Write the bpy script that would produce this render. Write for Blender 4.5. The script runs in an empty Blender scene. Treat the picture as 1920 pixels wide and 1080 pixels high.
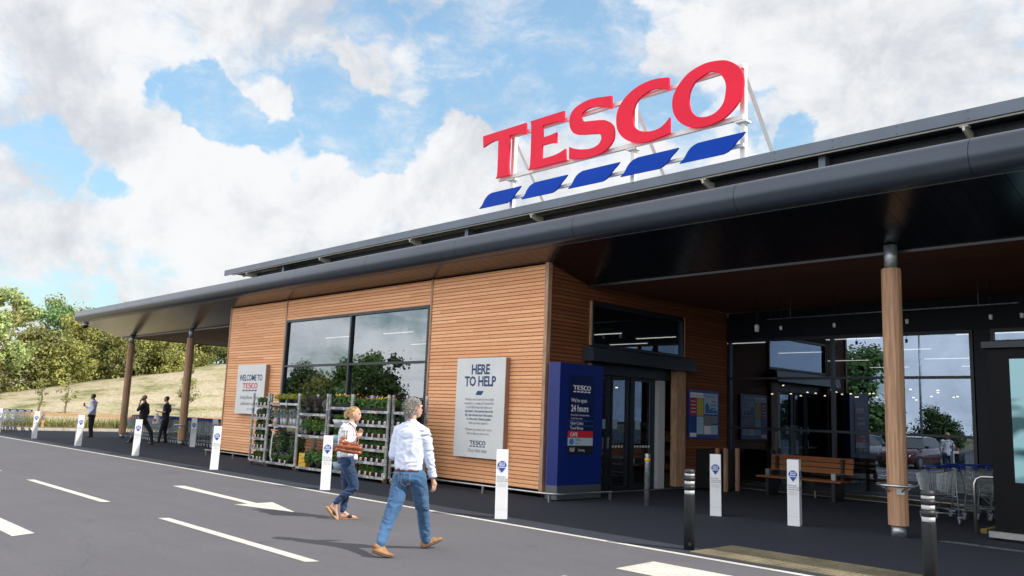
import bpy, bmesh, math, random
from mathutils import Vector, Matrix, noise, Euler
from mathutils.geometry import tessellate_polygon
R = math.radians
scene = bpy.context.scene
COL = scene.collection
# ---------------------------------------------------------------- camera, sky, sun, exposure
cd = bpy.data.cameras.new('camera'); cam = bpy.data.objects.new('camera', cd); COL.objects.link(cam)
cd.sensor_width = 36; cd.lens = 29.45; cd.clip_end = 3000
cam.matrix_world = Matrix(((0.693398, 0.082558, 0.71581, 0), (0.719529, -0.132323, -0.681739, 0),
                           (0.038435, 0.987763, -0.151155, 1.65), (0, 0, 0, 1)))
scene.camera = cam
scene.view_settings.view_transform = 'Standard'; scene.view_settings.look = 'None'
scene.view_settings.exposure = 0.95; scene.view_settings.gamma = 1
scene.cycles.max_bounces = 8; scene.cycles.transparent_max_bounces = 12
scene.cycles.use_denoising = True
SUN_EL, SUN_AZ = R(43.5), Vector((0.93, 0.36))
sd = bpy.data.lights.new('sun', 'SUN'); sun = bpy.data.objects.new('sun', sd); COL.objects.link(sun)
sd.energy = 2.9; sd.angle = R(0.6); sd.color = (1, 0.94, 0.85)
sdir = Vector((SUN_AZ.x*math.cos(SUN_EL), SUN_AZ.y*math.cos(SUN_EL), math.sin(SUN_EL))).normalized()
sun.rotation_euler = sdir.to_track_quat('Z', 'Y').to_euler(); sun.location = (0, 0, 40)

world = bpy.data.worlds.new('World'); scene.world = world; world.use_nodes = True
nt = world.node_tree; N = nt.nodes; LK = nt.links; N.clear()
def nd(t, **k):
    n = N.new(t)
    for a, b in k.items(): setattr(n, a, b)
    return n
def mth(op, a, b=None, c=None, clamp=False):
    n = nd('ShaderNodeMath', operation=op, use_clamp=clamp)
    for i, v in enumerate((a, b, c)):
        if v is None: continue
        if isinstance(v, (int, float)): n.inputs[i].default_value = v
        else: LK.new(v, n.inputs[i])
    return n.outputs[0]
def vm(op, a, b=None):
    n = nd('ShaderNodeVectorMath', operation=op)
    for i, v in enumerate((a, b)):
        if v is None: continue
        if isinstance(v, (tuple, list)): n.inputs[i].default_value = v
        elif isinstance(v, (int, float)): n.inputs[i].default_value = (v, v, v)
        else: LK.new(v, n.inputs[i])
    return n
tc = nd('ShaderNodeTexCoord').outputs['Generated']
sky = nd('ShaderNodeTexSky', sky_type='NISHITA'); sky.sun_disc = False
sky.sun_elevation = SUN_EL; sky.sun_rotation = math.atan2(SUN_AZ.x, SUN_AZ.y); sky.air_density = 1.0; sky.dust_density = 0.6; sky.ozone_density = 1.6
def noisen(vec, scale, det, rough=.55, dist=0):
    n = nd('ShaderNodeTexNoise'); LK.new(vec, n.inputs['Vector'])
    n.inputs['Scale'].default_value = scale; n.inputs['Detail'].default_value = det
    n.inputs['Roughness'].default_value = rough; n.inputs['Distortion'].default_value = dist
    return n
sep = nd('ShaderNodeSeparateXYZ'); LK.new(tc, sep.inputs[0])
zz = mth('ADD', mth('MAXIMUM', sep.outputs[2], 0.0), 0.16)
comb = nd('ShaderNodeCombineXYZ'); LK.new(mth('DIVIDE', sep.outputs[0], zz), comb.inputs[0]); LK.new(mth('DIVIDE', sep.outputs[1], zz), comb.inputs[1])
P = comb.outputs[0]
wn = noisen(tc, 9, 5, .6)
warp = vm('ADD', tc, vm('MULTIPLY', vm('SUBTRACT', wn.outputs['Color'], (.5, .5, .5)).outputs[0], .11).outputs[0])
warp = vm('NORMALIZE', warp.outputs[0]).outputs[0]
# clear patches (+) and thick banks (-) of this day's cloud field: direction, angular radius, weight
PATCH = [(-0.947,0.193,0.255,0.026,1),(-0.942,0.219,0.255,0.024,1),(-0.938,0.247,0.242,0.028,1),(-0.931,0.277,0.238,0.028,1),(-0.927,0.296,0.23,0.018,1),(-0.892,0.27,0.362,0.015,0.35),(-0.879,0.328,0.345,0.022,0.7),(-0.882,0.34,0.328,0.022,0.9),(-0.878,0.357,0.32,0.022,1),(-0.873,0.38,0.307,0.028,1),(-0.86,0.413,0.3,0.026,1),(-0.847,0.446,0.29,0.03,1),(-0.829,0.477,0.291,0.03,1),(-0.811,0.508,0.289,0.034,1),(-0.791,0.535,0.295,0.028,1),(-0.817,0.435,0.378,0.023,0.75),(-0.811,0.46,0.362,0.024,0.6),(-0.807,0.488,0.334,0.036,0.8),(-0.791,0.522,0.32,0.037,0.85),(-0.772,0.554,0.312,0.031,0.7),(-0.764,0.473,0.438,0.035,0.9),(-0.754,0.503,0.423,0.03,0.6),(-0.748,0.556,0.362,0.037,0.6),(-0.733,0.593,0.333,0.037,0.8),(-0.7,0.585,0.41,0.043,0.75),(-0.67,0.596,0.443,0.042,0.85),(-0.685,0.623,0.379,0.043,0.85),(-0.648,0.636,0.418,0.049,0.95),(-0.657,0.657,0.369,0.043,0.8),(-0.605,0.66,0.445,0.048,0.9),(-0.604,0.688,0.403,0.043,0.85),(-0.569,0.692,0.445,0.03,0.9),(-0.581,0.719,0.381,0.036,0.7),(-0.717,0.534,0.448,0.03,0.5),(-0.459,0.824,0.334,0.026,0.9),(-0.437,0.843,0.315,0.02,0.9),(-0.411,0.853,0.321,0.016,0.4),(-0.557,0.747,0.364,0.024,0.6),(-0.513,0.79,0.337,0.029,0.5),(-0.861,0.478,0.173,0.027,0.55),(-0.85,0.5,0.163,0.024,0.5),(-0.955,0.278,0.106,0.031,0.6),(-0.938,0.325,0.122,0.032,0.55),(-0.969,0.214,0.121,0.024,0.4),(-0.471,0.793,0.387,0.017,0.4),(-0.918,0.216,0.332,0.039,-0.5),(-0.925,0.249,0.286,0.025,-0.6),(-0.902,0.323,0.288,0.033,-0.5),(-0.913,0.326,0.244,0.066,-0.8),(-0.875,0.427,0.228,0.077,-0.8),(-0.826,0.507,0.244,0.049,-0.8),(-0.767,0.585,0.263,0.05,-0.9),(-0.735,0.605,0.307,0.025,-0.9),(-0.415,0.815,0.403,0.106,-0.9),(-0.85,0.404,0.339,0.026,-0.7),(-0.838,0.438,0.324,0.023,-0.6),(-0.77,0.501,0.395,0.03,-0.5)]
acc = None
for (dx, dy, dz, rad, w) in PATCH:
    dt = vm('DOT_PRODUCT', warp, (dx, dy, dz)).outputs['Value']
    mr = nd('ShaderNodeMapRange', interpolation_type='SMOOTHSTEP'); LK.new(dt, mr.inputs[0])
    mr.inputs[1].default_value = math.cos(rad*1.5); mr.inputs[2].default_value = math.cos(rad*.35)
    mr.inputs[3].default_value = 0; mr.inputs[4].default_value = w
    acc = mr.outputs[0] if acc is None else mth('ADD', acc, mr.outputs[0])
acc = mth('MAXIMUM', mth('MINIMUM', acc, 1.0), -1.0)
nw = noisen(vm('MULTIPLY', tc, (1, 1, 2.1)).outputs[0], 17, 9, .68, .8)      # torn, wispy edges
n1 = noisen(P, 1.5, 9, .58, .3)
n2 = noisen(tc, 7.0, 8, .62, .4)
base = mth('ADD', mth('MULTIPLY', n1.outputs['Fac'], .55), mth('MULTIPLY', n2.outputs['Fac'], .5))
base = mth('ADD', base, mth('MULTIPLY', mth('SUBTRACT', nw.outputs['Fac'], .5), .34))
cov = mth('SUBTRACT', mth('ADD', base, .075), mth('MULTIPLY', acc, .235))
mr = nd('ShaderNodeMapRange', interpolation_type='SMOOTHSTEP'); LK.new(cov, mr.inputs[0])
mr.inputs[1].default_value = .385; mr.inputs[2].default_value = .62
nq = noisen(vm('MULTIPLY', tc, (1, 1, 1.8)).outputs[0], 8.5, 10, .66, .15)
mw = nd('ShaderNodeMapRange', interpolation_type='SMOOTHSTEP'); LK.new(nq.outputs['Fac'], mw.inputs[0]); mw.inputs[1].default_value = .44; mw.inputs[2].default_value = .72; mw.inputs[4].default_value = .72
mask = mth('MAXIMUM', mr.outputs[0], mw.outputs[0])
# lit tops and greyer undersides: compare the cloud field with itself a little towards the sun
tc2 = vm('ADD', tc, (0.012, 0.004, 0.045)).outputs[0]
n3 = noisen(tc2, 7.0, 8, .62, .4)
sh = mth('SUBTRACT', n2.outputs['Fac'], n3.outputs['Fac'])
n4 = noisen(tc, 3.2, 6, .55, .2)
n5 = noisen(tc, 11, 8, .6, .5)
shade = mth('ADD', mth('ADD', mth('MULTIPLY', sh, 1.6), mth('MULTIPLY', mth('SUBTRACT', n4.outputs['Fac'], .46), 1.25)), mth('MULTIPLY', mth('SUBTRACT', n5.outputs['Fac'], .5), .5))
mr2 = nd('ShaderNodeMapRange', interpolation_type='SMOOTHSTEP'); LK.new(shade, mr2.inputs[0])
mr2.inputs[1].default_value = -.36; mr2.inputs[2].default_value = .3
cmix = nd('ShaderNodeMix', data_type='RGBA'); LK.new(mr2.outputs[0], cmix.inputs[0])
cmix.inputs[6].default_value = (3.45, 3.55, 3.78, 1); cmix.inputs[7].default_value = (4.95, 4.97, 5.03, 1)
skyg = nd('ShaderNodeMix', data_type='RGBA', blend_type='MULTIPLY'); skyg.inputs[0].default_value = 1
hs = nd('ShaderNodeHueSaturation'); hs.inputs['Saturation'].default_value = .95; LK.new(sky.outputs[0], hs.inputs['Color']); 
el = nd('ShaderNodeMapRange'); LK.new(sep.outputs[2], el.inputs[0]); el.inputs[1].default_value = .05; el.inputs[2].default_value = .42; el.inputs[3].default_value = .52; el.inputs[4].default_value = 1.0
hv = vm('SCALE', hs.outputs[0]); LK.new(el.outputs[0], hv.inputs['Scale']); LK.new(hv.outputs[0], skyg.inputs[6]); skyg.inputs[7].default_value = (1.28, 1.42, 1.28, 1)
mx = nd('ShaderNodeMix', data_type='RGBA'); 
# unseen clouds facing the facade, brightened as added fill for its shaded front
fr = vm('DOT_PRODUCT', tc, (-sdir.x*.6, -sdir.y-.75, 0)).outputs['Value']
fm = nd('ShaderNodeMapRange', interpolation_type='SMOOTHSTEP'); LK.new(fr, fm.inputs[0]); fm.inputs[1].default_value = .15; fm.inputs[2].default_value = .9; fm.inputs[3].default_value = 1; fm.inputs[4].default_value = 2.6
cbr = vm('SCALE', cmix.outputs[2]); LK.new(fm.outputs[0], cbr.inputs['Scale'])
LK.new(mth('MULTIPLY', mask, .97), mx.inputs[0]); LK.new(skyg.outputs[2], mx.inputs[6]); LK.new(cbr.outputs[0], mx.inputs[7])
bg = nd('ShaderNodeBackground'); bg.inputs[1].default_value = 0.1; LK.new(mx.outputs[2], bg.inputs[0])
wo = nd('ShaderNodeOutputWorld'); LK.new(bg.outputs[0], wo.inputs[0])

# ---------------------------------------------------------------- materials
MATS = {}
def mat(name, color, rough=.6, metal=0, nscale=0, namt=.15, bump=0, bscale=None, coat=0, spec=None, emit=None, estr=0, sheen=0, ndet=4, nvec=(1, 1, 1), color2=None, island=0, trans=0):
    """Principled surface: colour varied by 3D noise (towards color2 or darker), optional bump, per-island variation."""
    if name in MATS: return MATS[name]
    m = bpy.data.materials.new(name); m.use_nodes = True; t = m.node_tree; b = t.nodes['Principled BSDF']
    b.inputs['Base Color'].default_value = (*color, 1); b.inputs['Roughness'].default_value = rough; b.inputs['Metallic'].default_value = metal
    if coat: b.inputs['Coat Weight'].default_value = coat; b.inputs['Coat Roughness'].default_value = .12
    if spec is not None: b.inputs['Specular IOR Level'].default_value = spec
    if sheen: b.inputs['Sheen Weight'].default_value = sheen
    if emit: b.inputs['Emission Color'].default_value = (*emit, 1); b.inputs['Emission Strength'].default_value = estr
    src = None
    if nscale or bump:
        g = t.nodes.new('ShaderNodeTexCoord'); mp = t.nodes.new('ShaderNodeMapping'); mp.inputs['Scale'].default_value = nvec
        t.links.new(g.outputs['Object'], mp.inputs[0])
    if nscale:
        n = t.nodes.new('ShaderNodeTexNoise'); n.inputs['Scale'].default_value = nscale; n.inputs['Detail'].default_value = ndet; n.inputs['Roughness'].default_value = .6
        t.links.new(mp.outputs[0], n.inputs['Vector'])
        rp = t.nodes.new('ShaderNodeValToRGB'); c2 = color2 or tuple(c*(1-2*namt) for c in color); c1 = color if color2 else tuple(min(1, c*(1+namt)) for c in color)
        rp.color_ramp.elements[0].color = (*c2, 1); rp.color_ramp.elements[1].color = (*c1, 1)
        rp.color_ramp.elements[0].position = .33; rp.color_ramp.elements[1].position = .67
        t.links.new(n.outputs['Fac'], rp.inputs[0]); t.links.new(rp.outputs[0], b.inputs['Base Color']); src = rp.outputs[0]
    if island:
        g2 = t.nodes.new('ShaderNodeNewGeometry'); h = t.nodes.new('ShaderNodeHueSaturation')
        mr_ = t.nodes.new('ShaderNodeMapRange'); mr_.inputs[3].default_value = 1-island; mr_.inputs[4].default_value = 1+island
        t.links.new(g2.outputs['Random Per Island'], mr_.inputs[0]); t.links.new(mr_.outputs[0], h.inputs['Value'])
        if src: t.links.new(src, h.inputs['Color'])
        else: h.inputs['Color'].default_value = (*color, 1)
        t.links.new(h.outputs[0], b.inputs['Base Color']); src = h.outputs[0]
    if bump:
        n = t.nodes.new('ShaderNodeTexNoise'); n.inputs['Scale'].default_value = bscale or 30; n.inputs['Detail'].default_value = 5
        t.links.new(mp.outputs[0], n.inputs['Vector'])
        bp = t.nodes.new('ShaderNodeBump'); bp.inputs['Strength'].default_value = bump; bp.inputs['Distance'].default_value = .02
        t.links.new(n.outputs['Fac'], bp.inputs['Height']); t.links.new(bp.outputs[0], b.inputs['Normal'])
    if trans:
        tr = t.nodes.new('ShaderNodeBsdfTranslucent'); ms = t.nodes.new('ShaderNodeMixShader'); ms.inputs[0].default_value = trans
        if src: t.links.new(src, tr.inputs[0])
        else: tr.inputs[0].default_value = (*color, 1)
        out = t.nodes['Material Output']; t.links.new(b.outputs[0], ms.inputs[1]); t.links.new(tr.outputs[0], ms.inputs[2]); t.links.new(ms.outputs[0], out.inputs[0])
    MATS[name] = m; return m

def wood_mat(name, c_lo, c_hi, pitch=.085, seg=4.8, axis=0, vert=False, rough=.7):
    """Timber boards: every board (by height) and every length has its own tone, with grain and knots."""
    m = bpy.data.materials.new(name); m.use_nodes = True; t = m.node_tree; nn = t.nodes; lk = t.links; b = nn['Principled BSDF']
    g = nn.new('ShaderNodeNewGeometry'); s = nn.new('ShaderNodeSeparateXYZ'); lk.new(g.outputs['Position'], s.inputs[0])
    def M(op, a, v=None):
        q = nn.new('ShaderNodeMath'); q.operation = op
        for i, x in enumerate((a, v)):
            if x is None: continue
            if isinstance(x, (int, float)): q.inputs[i].default_value = x
            else: lk.new(x, q.inputs[i])
        return q.outputs[0]
    along, hi = {0: (s.outputs[0], s.outputs[2]), 1: (s.outputs[1], s.outputs[2]), 3: (s.outputs[0], s.outputs[1])}[axis]
    bi = M('FLOOR', M('DIVIDE', M('SUBTRACT', hi, .16), pitch)); 
    si = M('FLOOR', M('ADD', M('DIVIDE', along, seg), M('MULTIPLY', bi, .377)))
    cb = nn.new('ShaderNodeCombineXYZ'); lk.new(bi, cb.inputs[0]); lk.new(si, cb.inputs[1])
    wn_ = nn.new('ShaderNodeTexWhiteNoise'); wn_.noise_dimensions = '2D'; lk.new(cb.outputs[0], wn_.inputs['Vector'])
    cg = nn.new('ShaderNodeCombineXYZ'); lk.new(M('MULTIPLY', along, 1.2), cg.inputs[0]); lk.new(M('MULTIPLY', hi, 55), cg.inputs[1]); lk.new(bi, cg.inputs[2])
    gn = nn.new('ShaderNodeTexNoise'); gn.inputs['Scale'].default_value = 1.0; gn.inputs['Detail'].default_value = 5; lk.new(cg.outputs[0], gn.inputs['Vector'])
    f = M('ADD', M('MULTIPLY', wn_.outputs['Value'], .36), M('MULTIPLY', gn.outputs['Fac'], .74))
    rp = nn.new('ShaderNodeValToRGB'); rp.color_ramp.elements[0].color = (*c_lo, 1); rp.color_ramp.elements[1].color = (*c_hi, 1)
    rp.color_ramp.elements[0].position = .1; rp.color_ramp.elements[1].position = .85; lk.new(f, rp.inputs[0])
    ck = nn.new('ShaderNodeCombineXYZ'); lk.new(M('MULTIPLY', along, 3.2), ck.inputs[0]); lk.new(M('MULTIPLY', hi, 9.0), ck.inputs[1]); lk.new(s.outputs[1] if axis == 0 else s.outputs[0], ck.inputs[2])
    vo = nn.new('ShaderNodeTexVoronoi'); vo.voronoi_dimensions = '2D'; vo.inputs['Scale'].default_value = 1; lk.new(ck.outputs[0], vo.inputs['Vector'])
    kr = nn.new('ShaderNodeMapRange'); lk.new(vo.outputs['Distance'], kr.inputs[0]); kr.inputs[1].default_value = .03; kr.inputs[2].default_value = .085; kr.inputs[3].default_value = .42; kr.inputs[4].default_value = 1
    mu = nn.new('ShaderNodeMix'); mu.data_type = 'RGBA'; mu.blend_type = 'MULTIPLY'; mu.inputs[0].default_value = 1
    lk.new(rp.outputs[0], mu.inputs[6]); lk.new(kr.outputs[0], mu.inputs[7]); lk.new(mu.outputs[2], b.inputs['Base Color'])
    b.inputs['Roughness'].default_value = rough
    bp = nn.new('ShaderNodeBump'); bp.inputs['Strength'].default_value = .25; bp.inputs['Distance'].default_value = .01; lk.new(gn.outputs['Fac'], bp.inputs['Height']); lk.new(bp.outputs[0], b.inputs['Normal'])
    MATS[name] = m; return m

def glass_mat(name, tint=(.55, .6, .62), refl=.2, rough=0.0, gl=(1, 1, 1)):
    m = bpy.data.materials.new(name); m.use_nodes = True; t = m.node_tree; nn = t.nodes; nn.clear()
    tr = nn.new('ShaderNodeBsdfTransparent'); tr.inputs[0].default_value = (*tint, 1)
    gs = nn.new('ShaderNodeBsdfGlossy'); gs.inputs['Roughness'].default_value = rough; gs.inputs[0].default_value = (*gl, 1)
    fr = nn.new('ShaderNodeFresnel'); fr.inputs[0].default_value = 1.5
    ad = nn.new('ShaderNodeMath'); ad.operation = 'MULTIPLY_ADD'; ad.use_clamp = True; t.links.new(fr.outputs[0], ad.inputs[0]); ad.inputs[1].default_value = 1.6; ad.inputs[2].default_value = refl
    ms = nn.new('ShaderNodeMixShader'); t.links.new(ad.outputs[0], ms.inputs[0]); t.links.new(tr.outputs[0], ms.inputs[1]); t.links.new(gs.outputs[0], ms.inputs[2])
    o = nn.new('ShaderNodeOutputMaterial'); t.links.new(ms.outputs[0], o.inputs[0]); MATS[name] = m; return m

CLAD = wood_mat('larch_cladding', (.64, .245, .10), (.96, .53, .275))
CLADY = wood_mat('larch_cladding_return', (.115, .032, .012), (.26, .088, .03), axis=1)  # same larch as the front, with the entrance shade darkened into its colour
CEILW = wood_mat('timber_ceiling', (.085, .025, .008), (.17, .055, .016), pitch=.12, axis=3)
SHAFT = mat('column_timber', (.47, .27, .155), .6, nscale=3, namt=.18, nvec=(9, 9, .5), bump=.2, bscale=6)
TRIM = mat('timber_trim', (.48, .29, .18), .65, nscale=4, namt=.2, nvec=(6, 6, .7))
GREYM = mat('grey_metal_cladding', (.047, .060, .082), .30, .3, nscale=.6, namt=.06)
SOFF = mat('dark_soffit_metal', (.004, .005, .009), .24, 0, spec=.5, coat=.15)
FASC = mat('slate_fascia', (.12, .145, .185), .45, .2, nscale=.9, namt=.08)
CREAM = mat('cream_steel', (.66, .62, .52), .5, nscale=2, namt=.05)
WSTEEL = mat('white_painted_steel', (.80, .79, .75), .45, nscale=2, namt=.04)
DARKF = mat('dark_window_frame', (.018, .024, .034), .4, .2)
BLACKM = mat('black_metal', (.012, .012, .014), .5)
GALV = mat('galvanised_steel', (.42, .45, .47), .42, .75, nscale=14, namt=.25)
STEEL = mat('brushed_steel', (.55, .55, .55), .3, .9, nscale=6, namt=.1)
DARKIN = mat('interior_dark', (.03, .03, .033), .8)
WHITEP = mat('white_card', (.80, .81, .83), .5, nscale=3, namt=.03)
REDS = mat('sign_red', (.90, .022, .06), .42, spec=.12, nscale=.8, namt=.05)
BLUES = mat('sign_blue', (.0, .055, .44), .45, spec=.1, nscale=.8, namt=.05)
REDP = mat('print_red', (.62, .02, .04), .5); BLUEP = mat('print_blue', (.005, .05, .26), .5); NAVYP = mat('print_navy', (.012, .05, .14), .5)
WHITET = mat('print_white', (.85, .86, .88), .5); GREYT = mat('print_grey', (.16, .19, .24), .6)
PANEL = mat('pale_grey_panel', (.70, .71, .70), .5, nscale=1.5, namt=.03)
GLASSF = glass_mat('window_glass', refl=.22, tint=(.38, .42, .44), gl=(.62, .66, .7))
GLASSB = glass_mat('entrance_glass', refl=.24, tint=(.42, .46, .5), gl=(.56, .70, .90))

# ---------------------------------------------------------------- mesh helpers
class MB:
    def __init__(s): s.v = []; s.f = []; s.mi = []; s.sm = []
    def add(s, vs, fs, m=0, smooth=False):
        o = len(s.v); s.v += [tuple(v) for v in vs]; s.f += [tuple(i+o for i in f) for f in fs]; s.mi += [m]*len(fs); s.sm += [smooth]*len(fs); return s
    def box(s, x0, y0, z0, x1, y1, z1, m=0, rz=0, piv=None):
        vs = [(x, y, z) for x in (x0, x1) for y in (y0, y1) for z in (z0, z1)]
        if rz:
            px, py = piv or ((x0+x1)/2, (y0+y1)/2); c, sn = math.cos(rz), math.sin(rz)
            vs = [(px+(x-px)*c-(y-py)*sn, py+(x-px)*sn+(y-py)*c, z) for x, y, z in vs]
        return s.add(vs, [(0, 1, 3, 2), (4, 6, 7, 5), (0, 4, 5, 1), (2, 3, 7, 6), (0, 2, 6, 4), (1, 5, 7, 3)], m)
    def hexa(s, b, t, m=0):      # 4 bottom points, 4 top points (ccw)
        return s.add(list(b)+list(t), [(3, 2, 1, 0), (4, 5, 6, 7)]+[(i, (i+1) % 4, 4+(i+1) % 4, 4+i) for i in range(4)], m)
    def tube(s, pts, r, n=8, m=0, smooth=True, caps=True, closed=False):
        pts = [Vector(p) for p in pts]; k = len(pts); rs = r if isinstance(r, (list, tuple)) else [r]*k
        rings = []; up = None
        for i, p in enumerate(pts):
            if closed: d = pts[(i+1) % k]-pts[i-1]
            else: d = pts[min(i+1, k-1)]-pts[max(i-1, 0)]
            if d.length < 1e-9: d = Vector((0, 0, 1))
            d.normalize()
            if up is None: up = Vector((0, 0, 1)) if abs(d.z) < .9 else Vector((1, 0, 0))
            a = d.cross(up)
            if a.length < 1e-4: a = d.cross(Vector((1, 0, 0)))
            a.normalize(); b = a.cross(d).normalized(); up = b
            rings.append([p+a*(rs[i]*math.cos(t*2*math.pi/n))+b*(rs[i]*math.sin(t*2*math.pi/n)) for t in range(n)])
        vs = [v for r_ in rings for v in r_]; fs = []
        for i in range(k if closed else k-1):
            j = (i+1) % k
            for t in range(n): fs.append((i*n+t, i*n+(t+1) % n, j*n+(t+1) % n, j*n+t))
        s.add(vs, fs, m, smooth)
        if caps and not closed:
            o = len(s.v)-len(vs); s.f += [tuple(o+t for t in range(n))[::-1], tuple(o+(k-1)*n+t for t in range(n))]; s.mi += [m, m]; s.sm += [False, False]
        return s
    def lathe(s, prof, cx=0, cy=0, n=16, m=0, smooth=True):      # profile of (r, z)
        vs = [(cx+r*math.cos(t*2*math.pi/n), cy+r*math.sin(t*2*math.pi/n), z) for r, z in prof for t in range(n)]
        fs = [(i*n+t, i*n+(t+1) % n, (i+1)*n+(t+1) % n, (i+1)*n+t) for i in range(len(prof)-1) for t in range(n)]
        s.add(vs, fs, m, smooth); o = len(s.v)-len(vs); e = (len(prof)-1)*n
        s.f += [tuple(o+t for t in range(n))[::-1], tuple(o+e+t for t in range(n))]; s.mi += [m, m]; s.sm += [False]*2
        return s
    def poly(s, outer, o, u, w, depth, holes=(), m=0, mside=None):   # flat outline in axes u,w from origin o, thick along -(u x w)... depth vector
        o, u, w, depth = Vector(o), Vector(u), Vector(w), Vector(depth); mside = m if mside is None else mside
        loops = [outer]+list(holes); flat = [p for l in loops for p in l]
        tr = tessellate_polygon([[Vector((p[0], p[1], 0)) for p in l] for l in loops])
        fr = [o+u*p[0]+w*p[1] for p in flat]
        s.add(fr, [tuple(t) for t in tr], m)
        if depth.length > 0:
            bk = [p+depth for p in fr]; s.add(bk, [tuple(t)[::-1] for t in tr], m)
            i0 = 0
            for l in loops:
                k = len(l); vs = fr[i0:i0+k]+bk[i0:i0+k]; s.add(vs, [(i, (i+1) % k, k+(i+1) % k, k+i) for i in range(k)], mside); i0 += k
        return s
    def leaf(s, c, size, nrm=None, m=0, asp=.6):
        n_ = Vector(nrm) if nrm is not None else Vector((random.gauss(0, 1), random.gauss(0, 1), random.gauss(0, 1)))
        if n_.length < 1e-6: n_ = Vector((0, 0, 1))
        n_.normalize(); a = n_.orthogonal().normalized(); a.rotate(Matrix.Rotation(random.random()*6.28, 3, n_)); b = n_.cross(a); c = Vector(c)
        return s.add([c-a*size, c-b*size*asp, c+a*size, c+b*size*asp], [(0, 1, 2, 3)], m)
    def obj(s, name, mats, parent=None, fix=False, off=None):
        me = bpy.data.meshes.new(name); vs = s.v
        if off is not None: vs = [(v[0]-off[0], v[1]-off[1], v[2]-off[2]) for v in vs]
        me.from_pydata(vs, [], s.f); me.polygons.foreach_set('material_index', s.mi); me.polygons.foreach_set('use_smooth', s.sm)
        for m in (mats if isinstance(mats, (list, tuple)) else [mats]): me.materials.append(m)
        if fix:
            bm = bmesh.new(); bm.from_mesh(me); bmesh.ops.recalc_face_normals(bm, faces=bm.faces); bm.to_mesh(me); bm.free()
        me.update(); o = bpy.data.objects.new(name, me); COL.objects.link(o)
        if parent is not None: o.parent = parent
        return o
def tag(o, label, cat, group=None, kind=None):
    if label: o['label'] = label
    if cat: o['category'] = cat
    if group: o['group'] = group
    if kind: o['kind'] = kind
    return o
def thing(name, label, cat, loc=(0, 0, 0), rz=0, group=None):
    o = bpy.data.objects.new(name, None); COL.objects.link(o); o.location = loc; o.rotation_euler = (0, 0, rz); o.empty_display_size = .2
    return tag(o, label, cat, group)
def struct(o): o['kind'] = 'structure'; return o
def dup(root, loc, rz=None, label=None, group=None):
    def cp(o, par):
        c = o.copy(); COL.objects.link(c); c.parent = par
        for ch in kids.get(o, ()): cp(ch, c)
        return c
    kids = {}
    for o in COL.objects:
        if o.parent: kids.setdefault(o.parent, []).append(o)
    r = cp(root, None); r.location = loc
    if rz is not None: r.rotation_euler = (r.rotation_euler[0], r.rotation_euler[1], rz)
    if label: r['label'] = label
    if group: r['group'] = group
    return r
def arc(cx, cy, r, a0, a1, n): return [(cx+r*math.cos(R(a0+(a1-a0)*i/n)), cy+r*math.sin(R(a0+(a1-a0)*i/n))) for i in range(n+1)]
def text_into(mb, s, x, z, size, origin, u=(1, 0, 0), w=(0, 0, 1), m=0, align='CENTER', bold=0.0, sx=1.0, shear=0.0, space=1.0):
    """Adds the flat shapes of a line of writing to mb, baseline-left/centre at (x, z) in the u,w plane."""
    c = bpy.data.curves.new('t', 'FONT'); c.body = s; c.size = size; c.align_x = align; c.offset = bold*size; c.shear = shear; c.space_character = space; c.resolution_u = 2; c.fill_mode = 'FRONT'
    t = bpy.data.objects.new('t', c); COL.objects.link(t); dg = bpy.context.evaluated_depsgraph_get()
    me = t.evaluated_get(dg).to_mesh(); O, U, W = Vector(origin), Vector(u), Vector(w)
    mb.add([O+U*(x+v.co.x*sx)+W*(z+v.co.y) for v in me.vertices], [tuple(p.vertices) for p in me.polygons], m)
    t.evaluated_get(dg).to_mesh_clear(); bpy.data.objects.remove(t); bpy.data.curves.remove(c)
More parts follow.
